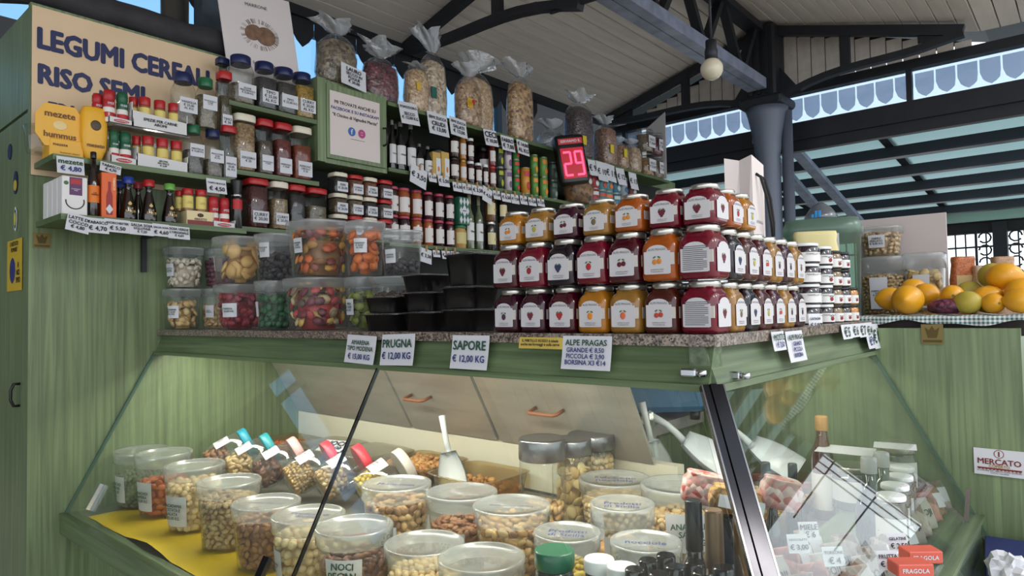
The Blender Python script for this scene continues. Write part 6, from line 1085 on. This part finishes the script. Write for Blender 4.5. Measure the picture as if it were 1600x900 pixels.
def gingham():
    m, t, b = newmat('gingham'); N = t.nodes.new; tc = N('ShaderNodeTexCoord'); sp = N('ShaderNodeSeparateXYZ'); t.links.new(tc.outputs['UV'], sp.inputs[0]); fs = []
    for i in range(2):
        q = N('ShaderNodeMath'); q.operation = 'FRACT'; mu = N('ShaderNodeMath'); mu.operation = 'MULTIPLY'; mu.inputs[1].default_value = 1; t.links.new(sp.outputs[i], mu.inputs[0]); t.links.new(mu.outputs[0], q.inputs[0]); g_ = N('ShaderNodeMath'); g_.operation = 'GREATER_THAN'; g_.inputs[1].default_value = .5; t.links.new(q.outputs[0], g_.inputs[0]); fs.append(g_)
    ad = N('ShaderNodeMath'); ad.operation = 'ADD'; t.links.new(fs[0].outputs[0], ad.inputs[0]); t.links.new(fs[1].outputs[0], ad.inputs[1]); dv = N('ShaderNodeMath'); dv.operation = 'MULTIPLY'; dv.inputs[1].default_value = .5; t.links.new(ad.outputs[0], dv.inputs[0])
    rp = N('ShaderNodeValToRGB'); e = rp.color_ramp.elements; e[0].color = rgb(222, 222, 216); e[1].color = rgb(54, 104, 116); t.links.new(dv.outputs[0], rp.inputs[0]); t.links.new(rp.outputs[0], b.inputs['Base Color']); b.inputs['Roughness'].default_value = .8; return m
t = thing('fruit_crate', 'low dark crate under the gingham cloth', 'crate', (-.40, 2.66, 1.40)); MB().bevbox((-.26, -.145, .001), (.26, .13, .060), .004).build('body', M_('crate_dark', (40, 32, 26), .7), t)
gm = gingham(); nx, ny = 80, 14; v = []; f = []; uv = []
for i in range(nx+1):
    x = -.66+i*(.52/nx)
    for j in range(ny+1):
        q = j/ny
        hang = .024+.007*math.sin(x*19+1.0)+.004*math.sin(x*43)
        if q < .6: y, z, dd = 2.80-(2.80-2.497)*(q/.6), 1.4645+.002*math.sin(x*60), .303*q/.6
        else: y, z, dd = 2.497-.006-.005*math.sin(x*70)*(q-.6)*2.5, 1.4645-(q-.6)/.4*hang, .303+(q-.6)/.4*hang
        v.append((x, y, z)); uv.append((x*85, dd*85))
for i in range(nx):
    for j in range(ny): a = i*(ny+1)+j; f.append((a, a+1, a+ny+2, a+ny+1))
me = MB().add(v, f, 0, True).mesh('gingham_cloth', gm); ul = me.uv_layers.new(name='UVMap')
for lp_ in me.loops: ul.data[lp_.index].uv = uv[lp_.vertex_index]
tag(link('gingham_cloth', me), 'blue and white gingham cloth hanging over the right panel edge', 'cloth')
netm = grains('purple_net', (110, 40, 66), (60, 18, 40), 60)
for i, (px, py, w) in enumerate(((1467, 466, 34), (1480, 484, 56))): P = at(px, py, 'y', 2.62-.06*i); t = thing('net_bag', 'dark purple netted bag between the lemons, %s' % ('rear', 'front')[i], 'bag', (P[0], 2.62-.06*i, 1.468)); r = w/2*2.1/FPX; MB().ell((0, 0, r*.45), (r, r*.6, r*.45), lvl=2).build('net', netm, t); MB().ell((r, 0, r*.5), (r*.3, r*.3, r*.2), lvl=1).build('knot', M_('net_knot', (150, 60, 90), .6), t)
P = at(1406, 458, 'y', 2.92); t = thing('white_board', 'plain pinkish-white board standing behind the lidded tubs', 'board', (-.56, 3.0, 1.40)); a = at(1336, 345, 'y', 3.0); b = at(1478, 338, 'y', 3.0); MB().box((a[0]+.56, 0, 0), (b[0]+.56, .012, a[2]-1.40)).build('board', M_('pinkish_board', (196, 184, 182), .6), t)
for i, (px, pw, y0, y1, Y, kind, ln, d) in enumerate(((1381, 66, 402, 452, 2.90, 'seed', ['FARRO ALLE', 'NOCI', '€ 9,00 KG'], 'lower stacked tub of grain'), (1380, 62, 356, 402, 2.90, 'pista', ['FARRO', 'PERLATO', '€ 8,00 KG'], 'upper stacked tub of grain'), (1446, 60, 396, 455, 2.92, 'banana', ['RISO', 'GIGANTE', '€ 6,00 KG'], 'pale grain tub beside the white board'))):
    P0 = at(px, y1, 'y', Y); P1 = at(px, y0, 'y', Y); r = pw/2*depth_of(P0)/FPX/1.1; z0 = 1.401 if i != 1 else zt_; h = P1[2]-z0; zt_ = z0+h
    tub((x_on(px, Y, 1.55), Y, z0), r, h, kind, .85, d+' on the fruit counter', ln, e=3.4, lang=-1.6, lw=.8, lz=(.3, .72), seed=i, group='tubs on the fruit counter', ptx=ink)
for i, (px, pw, y0, c1, c2, d) in enumerate(((1507, 36, 401, (196, 110, 50), (150, 76, 36), 'amber'), (1569, 34, 401, (176, 138, 106), (150, 116, 88), 'beige'), (1536, 28, 415, (206, 180, 150), (180, 150, 120), 'pale'))):
    Y = 2.86; P1 = at(px, y0, 'y', Y); w = pw*depth_of(P1)/FPX; packet((x_on(px, Y, 1.5), Y, 1.40), w, .05, P1[2]-1.40, grains('pk_%d' % i, c1, c2, 200, .2), 'upright %s packet behind the lemons' % d, (0, 0, .5), M_('kraft_label', (190, 160, 110), .6) if i == 0 else None, grp='packets behind the lemons')
# shopping bag, leaflets and goods behind the jam pyramid
Yb = 1.80; P = at(1168, 250, 'y', Yb); t = thing('paper_bag', 'white paper shopping bag with black cord handles behind the jam jars', 'bag', (x_on(1166, Yb, 1.7), Yb, ZG)); hb = P[2]-ZG
t.rotation_euler = (0, 0, .12); wx, wy = .036, .062
MB().add([(-wx, -wy, 0), (wx, -wy, 0), (wx, wy, 0), (-wx, wy, 0), (-wx, -wy, hb), (wx, -wy, hb), (wx, wy, hb*.985), (-wx, wy, hb*.985), (0, -wy, 0), (0, -wy*.80, hb*.98), (0, wy, 0), (0, wy*.80, hb*.97)], [(0, 8, 9, 4), (8, 1, 5, 9), (1, 2, 6, 5), (2, 10, 11, 6), (10, 3, 7, 11), (3, 0, 4, 7), (3, 10, 2, 1, 8, 0)]).build('bag', M_('bag_paper', (226, 214, 210), .6), t)
for s in (-1, 1): MB().tube([(wx+.001, s*.022-.005, hb*.90), (wx+.012, s*.022+.002, hb*.88), (wx+.022, s*.02+.018, hb*.76), (wx+.026, s*.014+.034, hb*.62), (wx+.024, .046+s*.006, hb*.54)], .0042, 8).build('handle', mat('black_cord', (18, 18, 20), .7), t)
l = lettering(t, ['ALPE PRAGAS'], .07, .012, M_('print_grey', (120, 118, 122)), (wx+.001, 0, hb*.62), bold=False); l.rotation_euler = (0, 0, HP)
t = thing('leaflet_holder', 'clear acrylic leaflet holder beside the paper bag', 'leaflet holder', (x_on(1208, 2.10, 1.65), 2.10, ZG), .7); MB().box((-.05, 0, 0), (.05, .004, .20)).box((-.05, -.04, 0), (.05, 0, .004)).box((-.05, -.042, 0), (.05, -.038, .12)).build('holder', jar_glass, t); MB().box((-.042, -.03, .005), (.042, -.026, .17)).build('leaflet', M_('leaflet', (216, 196, 188), .6), t)
Yt = 2.62; P0 = at(1290, 345, 'y', Yt); t = thing('storage_tub', 'greenish translucent storage box with white label beyond the preserve jars', 'box', (x_on(1288, Yt, 1.6), Yt, 1.40), .2); hh = P0[2]-1.40
MB().lathe([(.45, 0), (.5, hh*.85), (.53, hh*.86), (.53, hh*.93), (.48, hh)], 28, 6, sx=.25, sy=.2).build('box', film('green_box', (190, 214, 200), .45, (150, 178, 162), .3, .05), t); o = MB().box((-.05, -.106, hh*.68), (.06, -.103, hh*.86)).build('label', white_card, t); lettering(o, ['PISTACCHI', 'TOSTATI', '€ 9,00 KG'], .09, .035, ink, (.005, -.107, hh*.77))
P = at(1282, 395, 'y', 2.42); packet((x_on(1275, 2.40, 1.6), 2.40, 1.425), .16, .05, at(1275, 362, 'y', 2.40)[2]-1.425, M_('cream_pack', (222, 208, 150), .5), 'cream packet with dark script beyond the preserve jars', (0, 0, .5), None, text=['molino', 'atti'], grp=None)
P = at(1284, 322, 'y', 2.62); t = thing('cloche', 'pale translucent dome with blue marks on top of the storage box', 'dome', (x_on(1284, Yt, 1.75), Yt, 1.40+hh+.001)); MB().lathe([(.06, 0), (.055, .02), (.035, .05), (.008, .068)], 20).build('dome', film('grey_dome', (190, 196, 204), .5, (150, 156, 166), .2, .1), t)
for i, a in enumerate((-.012, .0, .012)): MB().box((a-.004, -.058, .008), (a+.004, -.054, .02+.012*(i != 0))).build('mark', mat('blue_mark', (40, 150, 220), .4), t)
# carton at the lower right
P = at(1566, 834, 'y', 2.2); t = thing('blue_carton', 'dark blue and yellow carton at the lower right corner', 'carton', (-.13, 2.30, .56), .1); o = MB().bevbox((-.13, -.10, 0), (.17, .12, .26), .003).build('box', M_('carton_navy', (28, 36, 92), .5), t); MB().box((-.005, -.1015, .0), (.17, -.1005, .225)).build('yellow_panel', M_('carton_yellow', (226, 172, 24), .5), o); MB().ell((.02, 0, .2605), (.02, .012, .001), lvl=1).build('mark', M_('carton_gold', (150, 140, 110)), o)
t = thing('crate', 'plain wooden crate under the blue carton', 'crate', (-.13, 2.30, 0), .1); MB().bevbox((-.14, -.11, 0), (.18, .13, .558), .006).build('body', M_('crate_wood', (110, 84, 56), .7), t)
t = thing('crumpled_paper', 'crumpled white tissue paper beside the blue carton', 'paper', at(1578, 893, 'y', 2.12)); m = MB(); vv, ff = ICO[2]; rn = random.Random(8); m.add(vv*np.array([[.05*rn.uniform(.6, 1.2)]*3 for _ in range(len(vv))]), ff).build('tissue', white_card, t)

# ---------------------------------------------------------------- let close neighbours touch instead of biting into each other
def settle(objs, k=1.0, z_tol=.15, it=60, ymin=None, flat=True):
    P = [np.array(o.location) for o in objs]; R = [o['rad']*k for o in objs]
    for _ in range(it):
        for i in range(len(P)):
            for j in range(i):
                if flat and abs(P[i][2]-P[j][2]) > z_tol: continue
                d = P[i]-P[j]
                if flat: d[2] = 0
                L = max(1e-4, np.linalg.norm(d)); g = R[i]+R[j]+.001-L
                if g > 0: P[i] = P[i]+d/L*g*.5; P[j] = P[j]-d/L*g*.5
        for i in range(len(P)):
            if ymin is not None: P[i][1] = max(P[i][1], ymin(objs[i], R[i]))
            P[i][0] = max(P[i][0], XW+R[i]+.004)
    for o, q in zip(objs, P): o.location = q
tops = [o for o in bpy.data.objects if o.parent is None and 'rad' in o.keys()]
settle([o for o in tops if o.name.startswith(('nut_bucket', 'metal_lid_jar'))], 1.0, ymin=lambda o, r: glass_y(o.location.z+.2)+r+.006 if o.name.startswith('nut') else 1.3)
for o in tops:
    if o.name.startswith('nut_bucket') and o.location.z < DK[0]+.02: o.location.y = min(o.location.y, 1.30-o['rad']*.86)
for lo, hi in ((ZG-.01, ZG+.1), (ZG+.1, ZG+.3)): settle([o for o in tops if o.name.startswith('plastic_tub') and lo < o.location.z < hi and o.location.y < 2], 1.03, ymin=lambda o, r: YF+r)
settle([o for o in tops if o.name.startswith('lemon')], .99, flat=False)
for o in tops:
    if o.name.startswith('lemon'): o.location.z = max(o.location.z, 1.468)
for o in tops: del o['rad']
